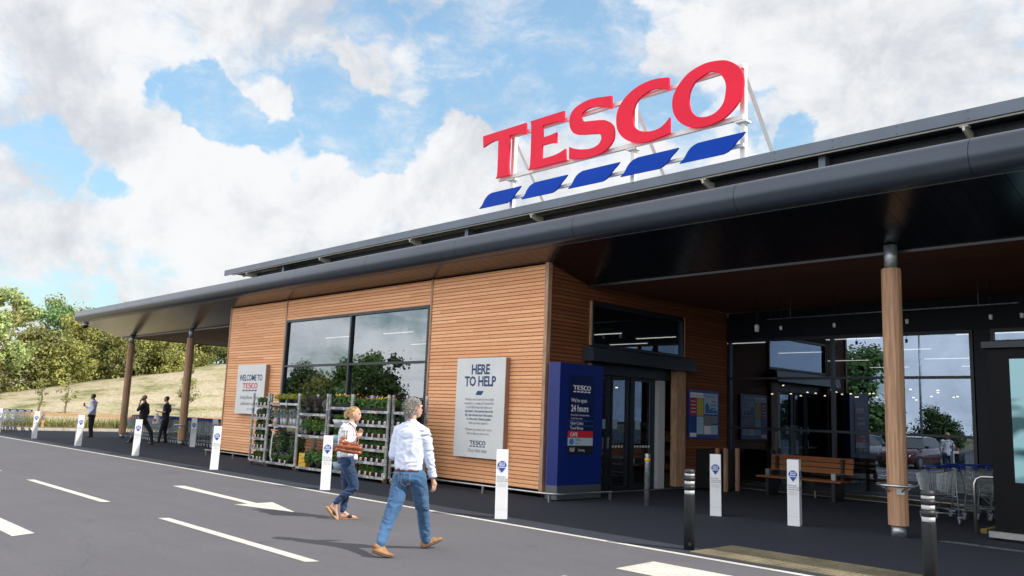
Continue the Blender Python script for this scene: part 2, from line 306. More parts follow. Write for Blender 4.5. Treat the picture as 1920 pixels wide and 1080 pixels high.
LET = {
'T': [(0.02,1.44),(1.75,1.44),(1.77,1.1),(1.69,1.14),(1.45,1.2),(1.13,1.22),(1.13,0.8),(1.12,0.38),(1.17,0.1),(0.62,0.1),(0.68,0.25),(0.67,1.2),(0.46,1.2),(0.23,1.16),(0.05,1.11)],
'E': [(1.89,1.44),(3.13,1.44),(3.14,1.12),(3.01,1.17),(2.82,1.21),(2.38,1.22),(2.38,0.89),(2.64,0.89),(2.88,0.92),(2.89,0.63),(2.69,0.67),(2.38,0.67),(2.38,0.31),(2.71,0.31),(2.97,0.34),(3.21,0.41),(3.24,0.1),(1.88,0.1),(1.95,0.23),(1.96,0.87),(1.94,1.35)],
'S': [(4.69,1.44),(4.71,1.09),(4.59,1.16),(4.41,1.23),(4.15,1.29),(3.93,1.29),(3.76,1.23),(3.72,1.14),(3.75,1.04),(3.85,0.98),(4.05,0.95),(4.35,0.9),(4.53,0.85),(4.69,0.74),(4.78,0.59),(4.79,0.36),(4.7,0.21),(4.55,0.1),(4.33,0.04),(4.01,0.02),(3.71,0.05),(3.34,0.12),(3.34,0.43),(3.51,0.35),(3.74,0.28),(4.0,0.24),(4.18,0.25),(4.33,0.31),(4.4,0.42),(4.38,0.51),(4.3,0.56),(4.1,0.6),(3.72,0.67),(3.51,0.74),(3.38,0.88),(3.32,1.07),(3.34,1.25),(3.45,1.39),(3.64,1.47),(3.92,1.52),(4.22,1.51),(4.47,1.47)],
'C': [(6.37,1.44),(6.39,1.11),(6.27,1.19),(6.11,1.25),(5.88,1.27),(5.65,1.21),(5.47,1.09),(5.38,0.93),(5.34,0.74),(5.38,0.53),(5.49,0.4),(5.67,0.31),(5.9,0.27),(6.12,0.29),(6.28,0.37),(6.41,0.48),(6.42,0.11),(6.25,0.08),(6.0,0.05),(5.74,0.04),(5.48,0.08),(5.24,0.17),(5.03,0.33),(4.89,0.54),(4.85,0.77),(4.88,0.99),(5.01,1.19),(5.21,1.35),(5.48,1.46),(5.78,1.51),(6.07,1.5)],
'O': [(7.76,1.45),(7.95,1.37),(8.12,1.24),(8.24,1.07),(8.29,0.86),(8.27,0.63),(8.2,0.45),(8.06,0.29),(7.84,0.14),(7.59,0.07),(7.33,0.05),(7.07,0.08),(6.83,0.18),(6.65,0.33),(6.52,0.53),(6.47,0.76),(6.5,0.97),(6.61,1.15),(6.76,1.3),(6.94,1.41),(7.18,1.48),(7.44,1.5)],
'o': [(7.53,1.26),(7.67,1.19),(7.8,1.03),(7.86,0.85),(7.85,0.67),(7.8,0.48),(7.67,0.34),(7.5,0.27),(7.3,0.27),(7.13,0.33),(6.99,0.47),(6.93,0.64),(6.92,0.83),(6.97,1.0),(7.08,1.14),(7.22,1.21),(7.38,1.26)]}
LEAF = [(0,-.66),(.12,-.57),(.22,-.43),(.33,-.34),(.46,-.295),(.6,-.285),(1.65,-.29),(1.57,-.37),(1.47,-.44),(1.37,-.54),(1.25,-.63),(1.13,-.665),(1.02,-.67)]
def smooth_outline(pts, sharp=38, sub=4):
    n = len(pts); out = []
    def ang(i):
        a = Vector(pts[i])-Vector(pts[i-1]); b = Vector(pts[(i+1) % n])-Vector(pts[i])
        return math.degrees(a.angle(b)) if a.length > 1e-6 and b.length > 1e-6 else 0
    sh = [ang(i) > sharp for i in range(n)]
    for i in range(n):
        p0, p1, p2, p3 = Vector(pts[i-1]), Vector(pts[i]), Vector(pts[(i+1) % n]), Vector(pts[(i+2) % n])
        if sh[i]: p0 = p1-(p2-p1)*.5
        if sh[(i+1) % n]: p3 = p2+(p2-p1)*.5
        for k in range(sub):
            t = k/sub; out.append(tuple(.5*((2*p1)+(-p0+p2)*t+(2*p0-5*p1+4*p2-p3)*t*t+(-p0+3*p1-3*p2+p3)*t**3)))
    return out
SLET = {k: smooth_outline(v) for k, v in LET.items()}; SLEAF = smooth_outline(LEAF, 50, 4)
def logo_into(mb, x, z, width, origin, u, w, m_text=0, m_stripe=0, depth=(0, 0, 0), stripes=True):
    s = width/8.29; O = Vector(origin)+Vector(u)*x+Vector(w)*z; us, ws = Vector(u)*s, Vector(w)*s
    for k in 'TESC': mb.poly(LET[k], O, us, ws, depth, m=m_text)
    mb.poly(LET['O'], O, us, ws, depth, holes=[LET['o']], m=m_text)
    if stripes:
        for i in range(5): mb.poly([(p[0]+i*1.672, p[1]) for p in LEAF], O, us, ws, depth, m=m_stripe)
# ---------------------------------------------------------------- ground, road, pavement
def ground_mat(name, base, fine=.42, patch=.12, rough=.85, speck=.02, tone=(1, 1, 1)):
    m = bpy.data.materials.new(name); m.use_nodes = True; t = m.node_tree; nn = t.nodes; lk = t.links; b = nn['Principled BSDF']
    g = nn.new('ShaderNodeNewGeometry')
    def ns(sc, det, vec=(1, 1, 1)):
        mp = nn.new('ShaderNodeMapping'); mp.inputs['Scale'].default_value = vec; lk.new(g.outputs['Position'], mp.inputs[0])
        n = nn.new('ShaderNodeTexNoise'); n.inputs['Scale'].default_value = sc; n.inputs['Detail'].default_value = det; n.inputs['Roughness'].default_value = .65; lk.new(mp.outputs[0], n.inputs['Vector']); return n.outputs['Fac']
    def M(op, a, v, c=None):
        q = nn.new('ShaderNodeMath'); q.operation = op
        for i, x in enumerate((a, v, c)):
            if x is None: continue
            if isinstance(x, (int, float)): q.inputs[i].default_value = x
            else: lk.new(x, q.inputs[i])
        return q.outputs[0]
    f = M('ADD', M('MULTIPLY', M('SUBTRACT', ns(70, 4), .5), fine*2), M('MULTIPLY', M('SUBTRACT', ns(.45, 6), .5), patch*2))
    f = M('ADD', f, M('MULTIPLY', M('SUBTRACT', ns(1.3, 5, (.25, 2.2, 1)), .5), patch*1.3))
    f = M('ADD', f, M('MULTIPLY', M('SUBTRACT', ns(14, 4), .5), fine*.9))
    f = M('ADD', f, 1.0)
    vc = nn.new('ShaderNodeTexVoronoi'); vc.feature = 'DISTANCE_TO_EDGE'; vc.inputs['Scale'].default_value = .16
    wv = nn.new('ShaderNodeTexNoise'); wv.inputs['Scale'].default_value = 1.4; wv.inputs['Detail'].default_value = 6; lk.new(g.outputs['Position'], wv.inputs['Vector'])
    va = nn.new('ShaderNodeVectorMath'); va.operation = 'MULTIPLY_ADD'; lk.new(wv.outputs['Color'], va.inputs[0]); va.inputs[1].default_value = (.9, .9, 0); lk.new(g.outputs['Position'], va.inputs[2]); lk.new(va.outputs[0], vc.inputs['Vector'])
    ck = nn.new('ShaderNodeMapRange'); lk.new(vc.outputs['Distance'], ck.inputs[0]); ck.inputs[1].default_value = 0; ck.inputs[2].default_value = .0022; ck.inputs[3].default_value = .82; ck.inputs[4].default_value = 1
    f = M('MULTIPLY', f, ck.outputs[0])
    st = nn.new('ShaderNodeMapRange'); lk.new(ns(.85, 3), st.inputs[0]); st.inputs[1].default_value = .66; st.inputs[2].default_value = .78; st.inputs[3].default_value = 1; st.inputs[4].default_value = .72; f = M('MULTIPLY', f, st.outputs[0])
    vo = nn.new('ShaderNodeTexVoronoi'); vo.inputs['Scale'].default_value = 28; lk.new(g.outputs['Position'], vo.inputs['Vector'])
    sp = nn.new('ShaderNodeMapRange'); lk.new(vo.outputs['Distance'], sp.inputs[0]); sp.inputs[1].default_value = .05; sp.inputs[2].default_value = .12; sp.inputs[3].default_value = 1; sp.inputs[4].default_value = 0
    rnd = nn.new('ShaderNodeSeparateColor'); lk.new(vo.outputs['Color'], rnd.inputs[0])
    spk = M('MULTIPLY', sp.outputs[0], M('GREATER_THAN', rnd.outputs[0], 1-speck))
    mu = nn.new('ShaderNodeMix'); mu.data_type = 'RGBA'; mu.blend_type = 'MULTIPLY'; mu.inputs[0].default_value = 1; mu.inputs[6].default_value = (*base, 1); lk.new(f, mu.inputs[7])
    m2 = nn.new('ShaderNodeMix'); m2.data_type = 'RGBA'; lk.new(spk, m2.inputs[0]); lk.new(mu.outputs[2], m2.inputs[6]); m2.inputs[7].default_value = (.3, .3, .29, 1)
    lk.new(m2.outputs[2], b.inputs['Base Color']); b.inputs['Roughness'].default_value = rough
    bp = nn.new('ShaderNodeBump'); bp.inputs['Strength'].default_value = .35; bp.inputs['Distance'].default_value = .008; lk.new(ns(120, 3), bp.inputs['Height']); lk.new(bp.outputs[0], b.inputs['Normal'])
    b.inputs['Specular IOR Level'].default_value = .2; MATS[name] = m; return m
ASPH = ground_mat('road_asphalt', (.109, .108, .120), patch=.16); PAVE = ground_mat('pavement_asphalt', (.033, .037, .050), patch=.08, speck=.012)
FIELD = mat('field_ground', (.10, .12, .04), .9, nscale=.05, color2=(.22, .19, .09))
def sheet(name, x0, y0, x1, y1, z, m): return struct(MB().add([(x0, y0, z), (x1, y0, z), (x1, y1, z), (x0, y1, z)], [(0, 1, 2, 3)]).obj(name, m))
sheet('ground', -900, -900, 900, 900, -.03, FIELD)
sheet('road', -48.1, -75, 90, 9.32, 0.0, ASPH)
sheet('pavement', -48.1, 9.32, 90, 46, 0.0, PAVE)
PAINT = mat('road_paint', (.62, .61, .56), .7, nscale=2.2, color2=(.47, .46, .42), ndet=9, bump=.15, bscale=60)
_t = PAINT.node_tree; _n = _t.nodes.new('ShaderNodeTexNoise'); _n.inputs['Scale'].default_value = 38; _n.inputs['Detail'].default_value = 7; _n.inputs['Roughness'].default_value = .7
_g = _t.nodes.new('ShaderNodeNewGeometry'); _t.links.new(_g.outputs['Position'], _n.inputs['Vector'])
_r = _t.nodes.new('ShaderNodeMapRange'); _r.inputs[1].default_value = .37; _r.inputs[2].default_value = .45; _t.links.new(_n.outputs['Fac'], _r.inputs[0])
_m = _t.nodes.new('ShaderNodeMix'); _m.data_type = 'RGBA'; _b = _t.nodes['Principled BSDF']; _s = _b.inputs['Base Color'].links[0].from_socket
_t.links.new(_r.outputs[0], _m.inputs[0]); _m.inputs[6].default_value = (.22, .21, .20, 1); _t.links.new(_s, _m.inputs[7]); _t.links.new(_m.outputs[2], _b.inputs['Base Color'])
def mark(pts, z=.004): return struct(MB().add([(x, y, z) for x, y in pts], [tuple(range(len(pts)))]).obj('road_marking', PAINT))
mark([(-48, 9.2), (60, 9.2), (60, 9.31), (-48, 9.31)])
for x0, x1 in ((-32.8, -28.6), (-26.1, -21.75), (-19.3, -14.8), (-12.46, -8.3)): mark([(x0, 5.0), (x1, 4.97), (x1+.05, 5.12), (x0+.04, 5.14)])
mark([(-17.12, 7.1), (-13.66, 6.99), (-13.62, 6.72), (-12.25, 7.09), (-13.7, 7.47), (-13.67, 7.16), (-17.1, 7.33)])
for i in range(3): mark([(-6.2+.03*i, 7.68-1.6*i), (-2.4, 7.68-1.6*i), (-2.4, 8.48-1.6*i), (-6.25+.03*i, 8.46-1.6*i)])
mark([(-17.3, 2.92), (-11.56, 2.92), (-11.7, 3.2), (-17.3, 3.2)])
for k in range(7): mark([(-30+2.6*k, -4.5), (-29.9+2.6*k, -4.5), (-29.9+2.6*k, .4), (-30+2.6*k, .4)])
# tactile paving: buff slabs with rows of blisters, a real 12 mm step
TAC = mat('tactile_buff', (.21, .18, .115), .85, nscale=1.2, namt=.25, ndet=6)
mb = MB(); mb.box(-6.45, 9.5, .0, 3, 10.52, .012)
for i in range(52):
    for j in range(15):
        x, y = -6.4+i*.0667, 9.54+j*.0667
        mb.box(x-.014, y-.014, .0125, x+.014, y+.014, .017)
for i in range(24): mb.box(-6.45+i*.4-.003, 9.5, .0122, -6.45+i*.4+.003, 10.52, .0126, 1)
for y in (9.9, 10.3): mb.box(-6.45, y-.003, .0122, 3, y+.003, .0127, 1)
struct(mb.obj('tactile_paving', [TAC, mat('slab_joint', (.05, .045, .03), .9)]))
# kerb and planted verge, grass bank
KERB = mat('concrete_kerb', (.46, .43, .36), .85, nscale=5, namt=.12)
mb = MB()
for k in range(60): mb.box(-48.32, -30+k*.915, -.02, -48.0, -30+k*.915+.905, .125)
struct(mb.obj('kerb', KERB))
MULCH = mat('bark_mulch', (.13, .075, .048), .95, nscale=7, color2=(.22, .16, .12), ndet=8, bump=.8, bscale=14)
def bank_z(x, y):
    d = -50.6-x
    if d <= 0: return .1
    h = max(.7, min(5.3, 1.75+(y-16)*.185)); t = min(1, d/22); t = t*t*(3-2*t)
    return .1+h*t+.12*noise.noise(Vector((x*.25, y*.25, 0)))*min(1, d/3)
m = bpy.data.materials.new('dry_grass_bank'); m.use_nodes = True; t = m.node_tree; b = t.nodes['Principled BSDF']; b.inputs['Roughness'].default_value = .95
g = t.nodes.new('ShaderNodeNewGeometry'); mp = t.nodes.new('ShaderNodeMapping'); mp.inputs['Scale'].default_value = (1, .55, 1.5); t.links.new(g.outputs['Position'], mp.inputs[0])
na = t.nodes.new('ShaderNodeTexNoise'); na.inputs['Scale'].default_value = .55; na.inputs['Detail'].default_value = 8; na.inputs['Roughness'].default_value = .68; t.links.new(mp.outputs[0], na.inputs['Vector'])
nb = t.nodes.new('ShaderNodeTexNoise'); nb.inputs['Scale'].default_value = 5; nb.inputs['Detail'].default_value = 6; t.links.new(g.outputs['Position'], nb.inputs['Vector'])
ra = t.nodes.new('ShaderNodeValToRGB'); ra.color_ramp.elements[0].color = (.13, .15, .055, 1); ra.color_ramp.elements[0].position = .36; ra.color_ramp.elements[1].color = (.385, .335, .245, 1); ra.color_ramp.elements[1].position = .56
e = ra.color_ramp.elements.new(.46); e.color = (.30, .27, .16, 1)
t.links.new(na.outputs['Fac'], ra.inputs[0]); mu = t.nodes.new('ShaderNodeMix'); mu.data_type = 'RGBA'; mu.blend_type = 'MULTIPLY'; mu.inputs[0].default_value = .7
rb = t.nodes.new('ShaderNodeValToRGB'); rb.color_ramp.elements[0].color = (.55, .52, .45, 1); rb.color_ramp.elements[1].color = (1.25, 1.25, 1.2, 1); rb.color_ramp.elements[0].position = .3; rb.color_ramp.elements[1].position = .7
t.links.new(nb.outputs['Fac'], rb.inputs[0]); t.links.new(ra.outputs[0], mu.inputs[6]); t.links.new(rb.outputs[0], mu.inputs[7]); t.links.new(mu.outputs[2], b.inputs['Base Color'])
BANK = m
mb = MB(); nx, ny = 60, 90; xs = [-48.33-(130-48.33)*(i/nx)**1.5 for i in range(nx+1)]; ys = [-60+150*j/ny for j in range(ny+1)]
vs = [(x, y, bank_z(x, y)) for x in xs for y in ys]
mb.add(vs, [(i*(ny+1)+j, i*(ny+1)+j+1, (i+1)*(ny+1)+j+1, (i+1)*(ny+1)+j) for i in range(nx) for j in range(ny)], 0, True)
for k, f in enumerate(mb.f):
    if mb.v[f[0]][0] > -50.7: mb.mi[k] = 1
struct(mb.obj('grass_bank_terrain', [BANK, MULCH]))

# ---------------------------------------------------------------- the supermarket building
BX0, BX1, BY = -27.5, -12.4, 12.88
B = thing('supermarket_building', 'timber clad supermarket with dark curved canopy and glazed entrance', 'building', (BX0, BY, 0))
BO = (BX0, BY, 0)
def bobj(mb, name, mats, parent=None, fix=False): return mb.obj(name, mats, parent or B, fix, BO if parent is None else PO.get(parent.name, BO))
PO = {}
def clad(x0, x1, z0, z1, along='x', fixed=BY, pitch=.085, lip=.014, th=.05):
    """horizontal weatherboards: each board leans out at its bottom edge"""
    mb = MB(); k0 = int(round((z0-.16)/pitch)); z = .16+k0*pitch
    while z < z1-.01:
        zt = min(z+pitch, z1)
        def P(a, y, zz): return (a, y, zz) if along == 'x' else (y, a, zz)
        s = -1 if along == 'x' else 1
        y_in, y_out = fixed-s*.0, fixed+s*lip
        prof = [(y_out, z), (y_in, zt), ]
        zt -= .010; ym = y_out-s*.006; yt = y_out-s*.009; yb = y_in-s*.02
        vs = [P(x0, yb, z+.004), P(x0, ym, z), P(x0, y_out, z+.008), P(x0, yt, zt), P(x0, yb, zt-.004), P(x1, yb, z+.004), P(x1, ym, z), P(x1, y_out, z+.008), P(x1, yt, zt), P(x1, yb, zt-.004)]
        mb.add(vs, [(i, i+1, i+6, i+5) for i in range(4)]+[(0, 1, 2, 3, 4), (5, 9, 8, 7, 6)]); z += pitch
    return mb
for (x0, x1, z0, z1) in ((-27.44, -23.66, .16, 4.95), (-23.6, -16.42, 4.33, 4.95), (-23.6, -16.42, .16, .84), (-16.36, -12.46, .16, 4.95)):
    bobj(clad(x0, x1, z0, z1), 'timber_cladding', CLAD, fix=True)
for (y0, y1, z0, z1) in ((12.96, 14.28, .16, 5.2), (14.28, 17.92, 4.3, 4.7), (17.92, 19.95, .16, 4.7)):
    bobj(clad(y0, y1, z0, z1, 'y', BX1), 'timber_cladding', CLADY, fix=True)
for x in (-27.47, -23.63, -16.39): bobj(MB().box(x-.03, BY-.035, .14, x+.03, BY+.05, 4.95), 'timber_trim', TRIM)
bobj(MB().box(-12.455, BY-.04, .12, -12.355, BY+.08, 4.97), 'corner_post', TRIM)
for q in ((14.26, 3.3, 14.31, 4.3), (17.9, 3.3, 17.93, 4.3), (14.26, .1, 14.33, 2.9)): bobj(MB().box(-12.43, q[0], q[1], -12.345, q[2], q[3]), 'timber_trim', TRIM)
# structural walls and interior
mb = MB()
mb.box(-27.5, 12.94, 0, -23.6, 13.1, 4.95).box(-16.4, 12.94, 0, -12.46, 13.1, 4.95).box(-23.6, 12.94, 0, -16.4, 13.1, .84).box(-23.6, 12.94, 4.33, -16.4, 13.1, 4.95)
mb.box(-27.5, 13.1, 0, -27.3, 46, 4.6).box(-27.5, 46, 0, 30, 46.2, 4.6)
mb.box(-12.62, 13.1, .1, -12.46, 14.3, 4.6).box(-12.62, 17.92, .1, -12.46, 20.1, 4.6).box(-12.62, 14.3, 4.3, -12.46, 17.92, 4.6)
mb.box(-27.5, 12.94, -.02, -12.45, 13.0, .13)
bobj(mb, 'wall', DARKIN)
mb = MB()
for q in ((-27.44, -23.6, .16, 4.95), (-23.6, -16.42, 4.33, 4.95), (-23.6, -16.42, .16, .84), (-16.42, -12.46, .16, 4.95)): mb.add([(q[0], 12.903, q[2]), (q[1], 12.903, q[2]), (q[1], 12.903, q[3]), (q[0], 12.903, q[3])], [(0, 1, 2, 3)])
bobj(mb, 'batten_backing', mat('batten_wood', (.38, .15, .05), .9))
FLOORI = mat('shop_floor', (.25, .25, .24), .35, nscale=.7, namt=.05)
bobj(MB().box(-27.3, 13.1, .002, -12.62, 46, .02).box(-12.62, 20.1, .002, 30, 46, .02), 'shop_floor', FLOORI)
bobj(MB().box(-27.3, 13.1, 4.42, -12.6, 46, 4.55).box(-12.6, 20.12, 4.42, 30, 46, 4.55), 'shop_ceiling', mat('shop_ceiling', (.16, .16, .17), .8))
# facade window
def window(name, fx, fz, plane, along, fr, glass, vm_=(), hm=(), depth=.09, label=None):
    f = MB(); (a0, a1), (z0, z1) = fx, fz
    def bx(p0, p1, q0, q1, d0=-.02, d1=depth):
        if along == 'x': f.box(p0, plane+d0, q0, p1, plane+d1, q1)
        else: f.box(plane-d1, p0, q0, plane-d0, p1, q1)
    bx(a0, a0+.07, z0, z1); bx(a1-.07, a1, z0, z1); bx(a0+.07, a1-.07, z0, z0+.07); bx(a0+.07, a1-.07, z1-.07, z1)
    for x in vm_: bx(x-.035, x+.035, z0+.07, z1-.07)
    xs_ = [a0+.07]+[v for x in vm_ for v in (x-.035, x+.035)]+[a1-.07]
    for z in hm:
        for i in range(0, len(xs_), 2): bx(xs_[i], xs_[i+1], z-.03, z+.03, -.015, depth-.005)
    w = bobj(f, 'window', fr)
    PO[w.name] = BO
    zs = [z0+.07]+[v for z in hm for v in (z-.03, z+.03)]+[z1-.07]
    for i in range(0, len(xs_), 2):
        for j in range(0, len(zs), 2):
            p0, p1, q0, q1 = xs_[i], xs_[i+1], zs[j], zs[j+1]; d = depth*.5
            t0 = random.uniform(-.0025, .0025); t1 = random.uniform(-.0025, .0025)
            if along == 'x': vs = [(p0, plane+d+t0, q0), (p1, plane+d-t0, q0), (p1, plane+d-t0+t1, q1), (p0, plane+d+t0+t1, q1)]
            else: vs = [(plane-d, p0, q0), (plane-d, p1, q0), (plane-d, p1, q1), (plane-d, p0, q1)]
            MB().add(vs, [(0, 1, 2, 3)]).obj('pane', glass, w, off=BO)
    return w
random.seed(3)
window('window', (-23.58, -16.43), (.86, 4.32), BY-.02, 'x', DARKF, GLASSF, (-19.95,), (2.9,))
window('window', (14.32, 17.9), (3.28, 4.28), BX1+.02, 'y', DARKF, GLASSB)
window('window', (-12.36, -6.25), (.16, 3.92), 19.97, 'x', DARKF, GLASSB, (-9.45,), (1.58, 2.88))
window('window', (-5.9, -1.9), (3.6, 3.92), 19.97, 'x', DARKF, GLASSB)
# entrance recess right-hand wall (dark metal panels) and head above the glazing
mb = MB().box(-12.36, 19.99, 3.93, 8, 20.2, 4.64).box(-6.23, 19.98, .0, -5.92, 20.1, 3.92).box(-5.9, 19.98, 0, 8, 20.1, 3.58)
for z in (1.6, 2.9): mb.box(-6.23, 19.955, z-.006, 8, 19.979, z+.006, 1)
bobj(mb, 'metal_panel_wall', [mat('dark_panel', (.008, .012, .02), .5, 0, spec=.25), BLACKM])
# door canopy box, sliding doors, jambs
mb = MB(); mb.hexa([(-12.36, 14.02, 2.93), (-12.03, 14.02, 2.93), (-12.03, 17.98, 2.93), (-12.36, 17.98, 2.93)], [(-12.36, 14.02, 3.27), (-12.07, 14.02, 3.22), (-12.07, 17.98, 3.22), (-12.36, 17.98, 3.27)])
bobj(mb, 'door_canopy', GREYM)
mb = MB(); mb.box(-12.72, 14.36, 2.68, -12.5, 17.5, 2.92)
for a, b_ in ((14.4, 14.52), (15.17, 15.3), (15.33, 15.4), (15.93, 16.0), (16.06, 16.22), (16.93, 17.02)): mb.box(-12.68, a, .03, -12.6, b_, 2.68)
for a, b_ in ((14.52, 15.17), (15.4, 15.93), (16.22, 16.93)): mb.box(-12.67, a, .03, -12.61, b_, .13).box(-12.67, a, 2.6, -12.61, b_, 2.68)
dr = bobj(mb, 'sliding_door', DARKF)
for a, b_ in ((14.52, 15.17), (15.4, 15.93), (16.22, 16.93)): MB().add([(-12.64, a, .13), (-12.64, b_, .13), (-12.64, b_, 2.6), (-12.64, a, 2.6)], [(0, 1, 2, 3)]).obj('pane', GLASSB, dr, off=BO)
for a, b_ in ((14.52, 15.17), (15.4, 15.93), (16.22, 16.93)):
    mb = MB(); n = int((b_-a)/.11)
    for i in range(n): y = a+.02+i*.11; mb.add([(-12.63, y, 1.02), (-12.63, y+.06, 1.02), (-12.63, y+.09, 1.07), (-12.63, y+.03, 1.07)], [(0, 1, 2, 3)])
    mb.obj('safety_marking', WHITET, dr, off=BO)
for y in (15.02, 15.43, 16.3): MB().box(-12.635, y, 1.45, -12.628, y+.17, 1.66).obj('door_sticker', mat('pale_sticker', (.35, .5, .58), .5), dr, off=BO)
MB().box(-12.6, 15.2, 1.0, -12.56, 15.24, 1.25).obj('handle', STEEL, dr, off=BO)
bobj(MB().box(-12.75, 17.04, .05, -12.5, 17.3, 2.66), 'door_guard', mat('pale_guard', (.5, .52, .55), .5))
bobj(MB().box(-12.48, 17.52, .1, -12.3, 17.9, 2.92), 'door_jamb', TRIM)
# canopy: bullnose edge, sloping soffit boards, timber ceiling, roof
CX0, CX1 = -41.7, 8.0
tip = [(12.2+.235*math.cos(R(a)), 5.42+.262*math.sin(R(a))) for a in range(80, 262, 9)]
prof = [(12.55, 5.73)]+tip+[(12.3, 5.135)]
seams = [CX0]+[-41.7+4.3]+[]
x = -40.0; seams = [CX0]
while x < CX1: 
    if x > CX0+1: seams.append(x)
    x += 3.61
seams = [CX0]+[-10.92+3.61*k for k in range(-8, 6) if CX0+1 < -10.92+3.61*k < CX1-.5]+[CX1]
mb = MB(); n = len(prof)
for a, b_ in zip(seams[:-1], seams[1:]):
    a2, b2 = a+.004, b_-.004
    vs = [(a2, y, z) for y, z in prof]+[(b2, y, z) for y, z in prof]
    mb.add(vs, [(i, i+1, n+i+1, n+i) for i in range(n-1)], 0, True)
    for q in (a2, b2): mb.add([(q, y, z) for y, z in prof]+[(q, 12.22+(y-12.22)*.9, 5.42+(z-5.42)*.9) for y, z in prof], [(i, i+1, n+i+1, n+i) for i in range(n-1)], 1)
p9 = [(12.22+(y-12.22)*.93, 5.42+(z-5.42)*.93) for y, z in prof]
mb.add([(CX0+.02, y, z) for y, z in p9]+[(CX1, y, z) for y, z in p9], [(i, i+1, n+i+1, n+i) for i in range(n-1)], 1)
mb.add([(CX0+.007, y, z) for y, z in prof], [tuple(range(n))], 0)
bobj(mb, 'canopy_edge', [GREYM, BLACKM])
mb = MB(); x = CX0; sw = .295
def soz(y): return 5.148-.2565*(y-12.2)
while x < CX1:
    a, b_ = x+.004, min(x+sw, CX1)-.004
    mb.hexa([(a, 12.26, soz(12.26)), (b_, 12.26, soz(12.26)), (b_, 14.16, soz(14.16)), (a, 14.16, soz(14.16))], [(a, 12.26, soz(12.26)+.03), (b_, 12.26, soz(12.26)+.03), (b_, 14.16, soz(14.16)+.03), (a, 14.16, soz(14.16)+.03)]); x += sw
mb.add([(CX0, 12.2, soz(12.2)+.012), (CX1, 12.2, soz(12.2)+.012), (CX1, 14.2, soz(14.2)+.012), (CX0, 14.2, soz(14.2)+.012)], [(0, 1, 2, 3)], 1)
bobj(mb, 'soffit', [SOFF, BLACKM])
bobj(MB().box(CX0, 14.17, 4.6, CX1, 14.24, 4.68), 'edge_trim', mat('edge_trim_metal', (.04, .04, .042), .4, .3))
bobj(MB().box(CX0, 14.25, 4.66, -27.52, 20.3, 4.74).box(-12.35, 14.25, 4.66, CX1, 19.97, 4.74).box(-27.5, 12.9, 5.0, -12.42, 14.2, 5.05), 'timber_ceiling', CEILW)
bobj(MB().box(CX0-.02, 14.2, 4.63, CX0+.03, 20.3, 4.9).box(CX0-.02, 20.3, 4.63, -27.5, 20.36, 4.9), 'edge_trim', DARKF)
mb = MB(); mb.add([(CX0, 12.5, 5.72), (CX1, 12.5, 5.72), (CX1, 15.5, 6.0), (CX0, 15.5, 6.0)], [(0, 1, 2, 3)]); mb.add([(CX0, 15.5, 6.0), (CX1, 15.5, 6.0), (CX1, 20.3, 4.9), (CX0, 20.3, 4.9)], [(0, 1, 2, 3)])
mb.add([(CX0, 12.3, 5.13), (CX0, 12.5, 5.72), (CX0, 15.5, 6.0), (CX0, 20.3, 4.9), (CX0, 20.3, 4.74), (CX0, 14.2, 4.66)], [(0, 1, 2, 3, 4, 5)])
bobj(mb, 'canopy_roof', GREYM)
# clerestory and upper roof
UX0, UX1 = -33.0, 12.0
mb = MB().box(-31.2, 15.5, 5.9, UX1, 15.6, 6.93)
for k in range(int((UX1+31.2)/.9)): mb.box(-31.2+k*.9-.006, 15.49, 5.95, -31.2+k*.9+.006, 15.499, 6.9, 1)
mb.box(-31.2, 15.6, 5.9, -31.1, 30, 6.9).box(-31.1, 45.8, 4.4, UX1, 46, 6.9)
bobj(mb, 'clerestory_wall', [mat('clerestory_panel', (.05, .055, .062), .5, .2), BLACKM])
mb = MB().box(UX0, 14.98, 6.925, UX1, 15.03, 7.145)
k = 0; x = UX0+.8
while x < UX1:
    for dz in (6.97, 7.1): mb.box(x-.008, 14.973, dz-.008, x+.008, 14.979, dz+.008, 1)
    x += 1.2
bobj(mb, 'fascia', [FASC, BLACKM])
bobj(MB().box(UX0+.03, 15.03, 7.1, UX1, 46, 7.14), 'upper_roof', FASC)
mb = MB().box(UX0+.5, 15.04, 7.0, UX1, 15.5, 7.03); x = UX0+.6
while x < UX1: mb.box(x-.01, 15.04, 6.985, x+.01, 15.49, 6.998, 1); x += .6
bobj(mb, 'eaves_soffit', [mat('eaves_metal', (.06, .07, .08), .5), BLACKM])
bobj(MB().box(UX0+.6, 15.035, 6.895, UX1, 15.075, 6.921), 'eaves_angle', CREAM)
mb = MB()
for i in range(5): mb.box(UX0+.7+i*.32, 15.09, 6.93, UX0+.76+i*.32, 15.9, 6.99)
mb.box(UX0+.6, 15.5, 6.9, -31.25, 15.55, 6.99)
bobj(mb, 'purlin', CREAM)
for k in range(7):
    x = -4.7-5.24*k if k < 6 else .5
    if k == 5: x = -31.15
    mb = MB(); mb.hexa([(x-.02, 15.04, 6.8), (x+.02, 15.04, 6.8), (x+.02, 15.49, 6.68), (x-.02, 15.49, 6.68)], [(x-.02, 15.04, 6.89), (x+.02, 15.04, 6.89), (x+.02, 15.49, 6.89), (x-.02, 15.49, 6.89)])
    mb.box(x-.07, 15.05, 6.87, x+.07, 15.2, 6.893); bobj(mb, 'roof_bracket', CREAM)
for x in (-28.5, -17.94, -7.32): bobj(MB().box(x-.07, 15.2, 5.9, x+.07, 15.4, 6.92), 'downpipe', FASC)
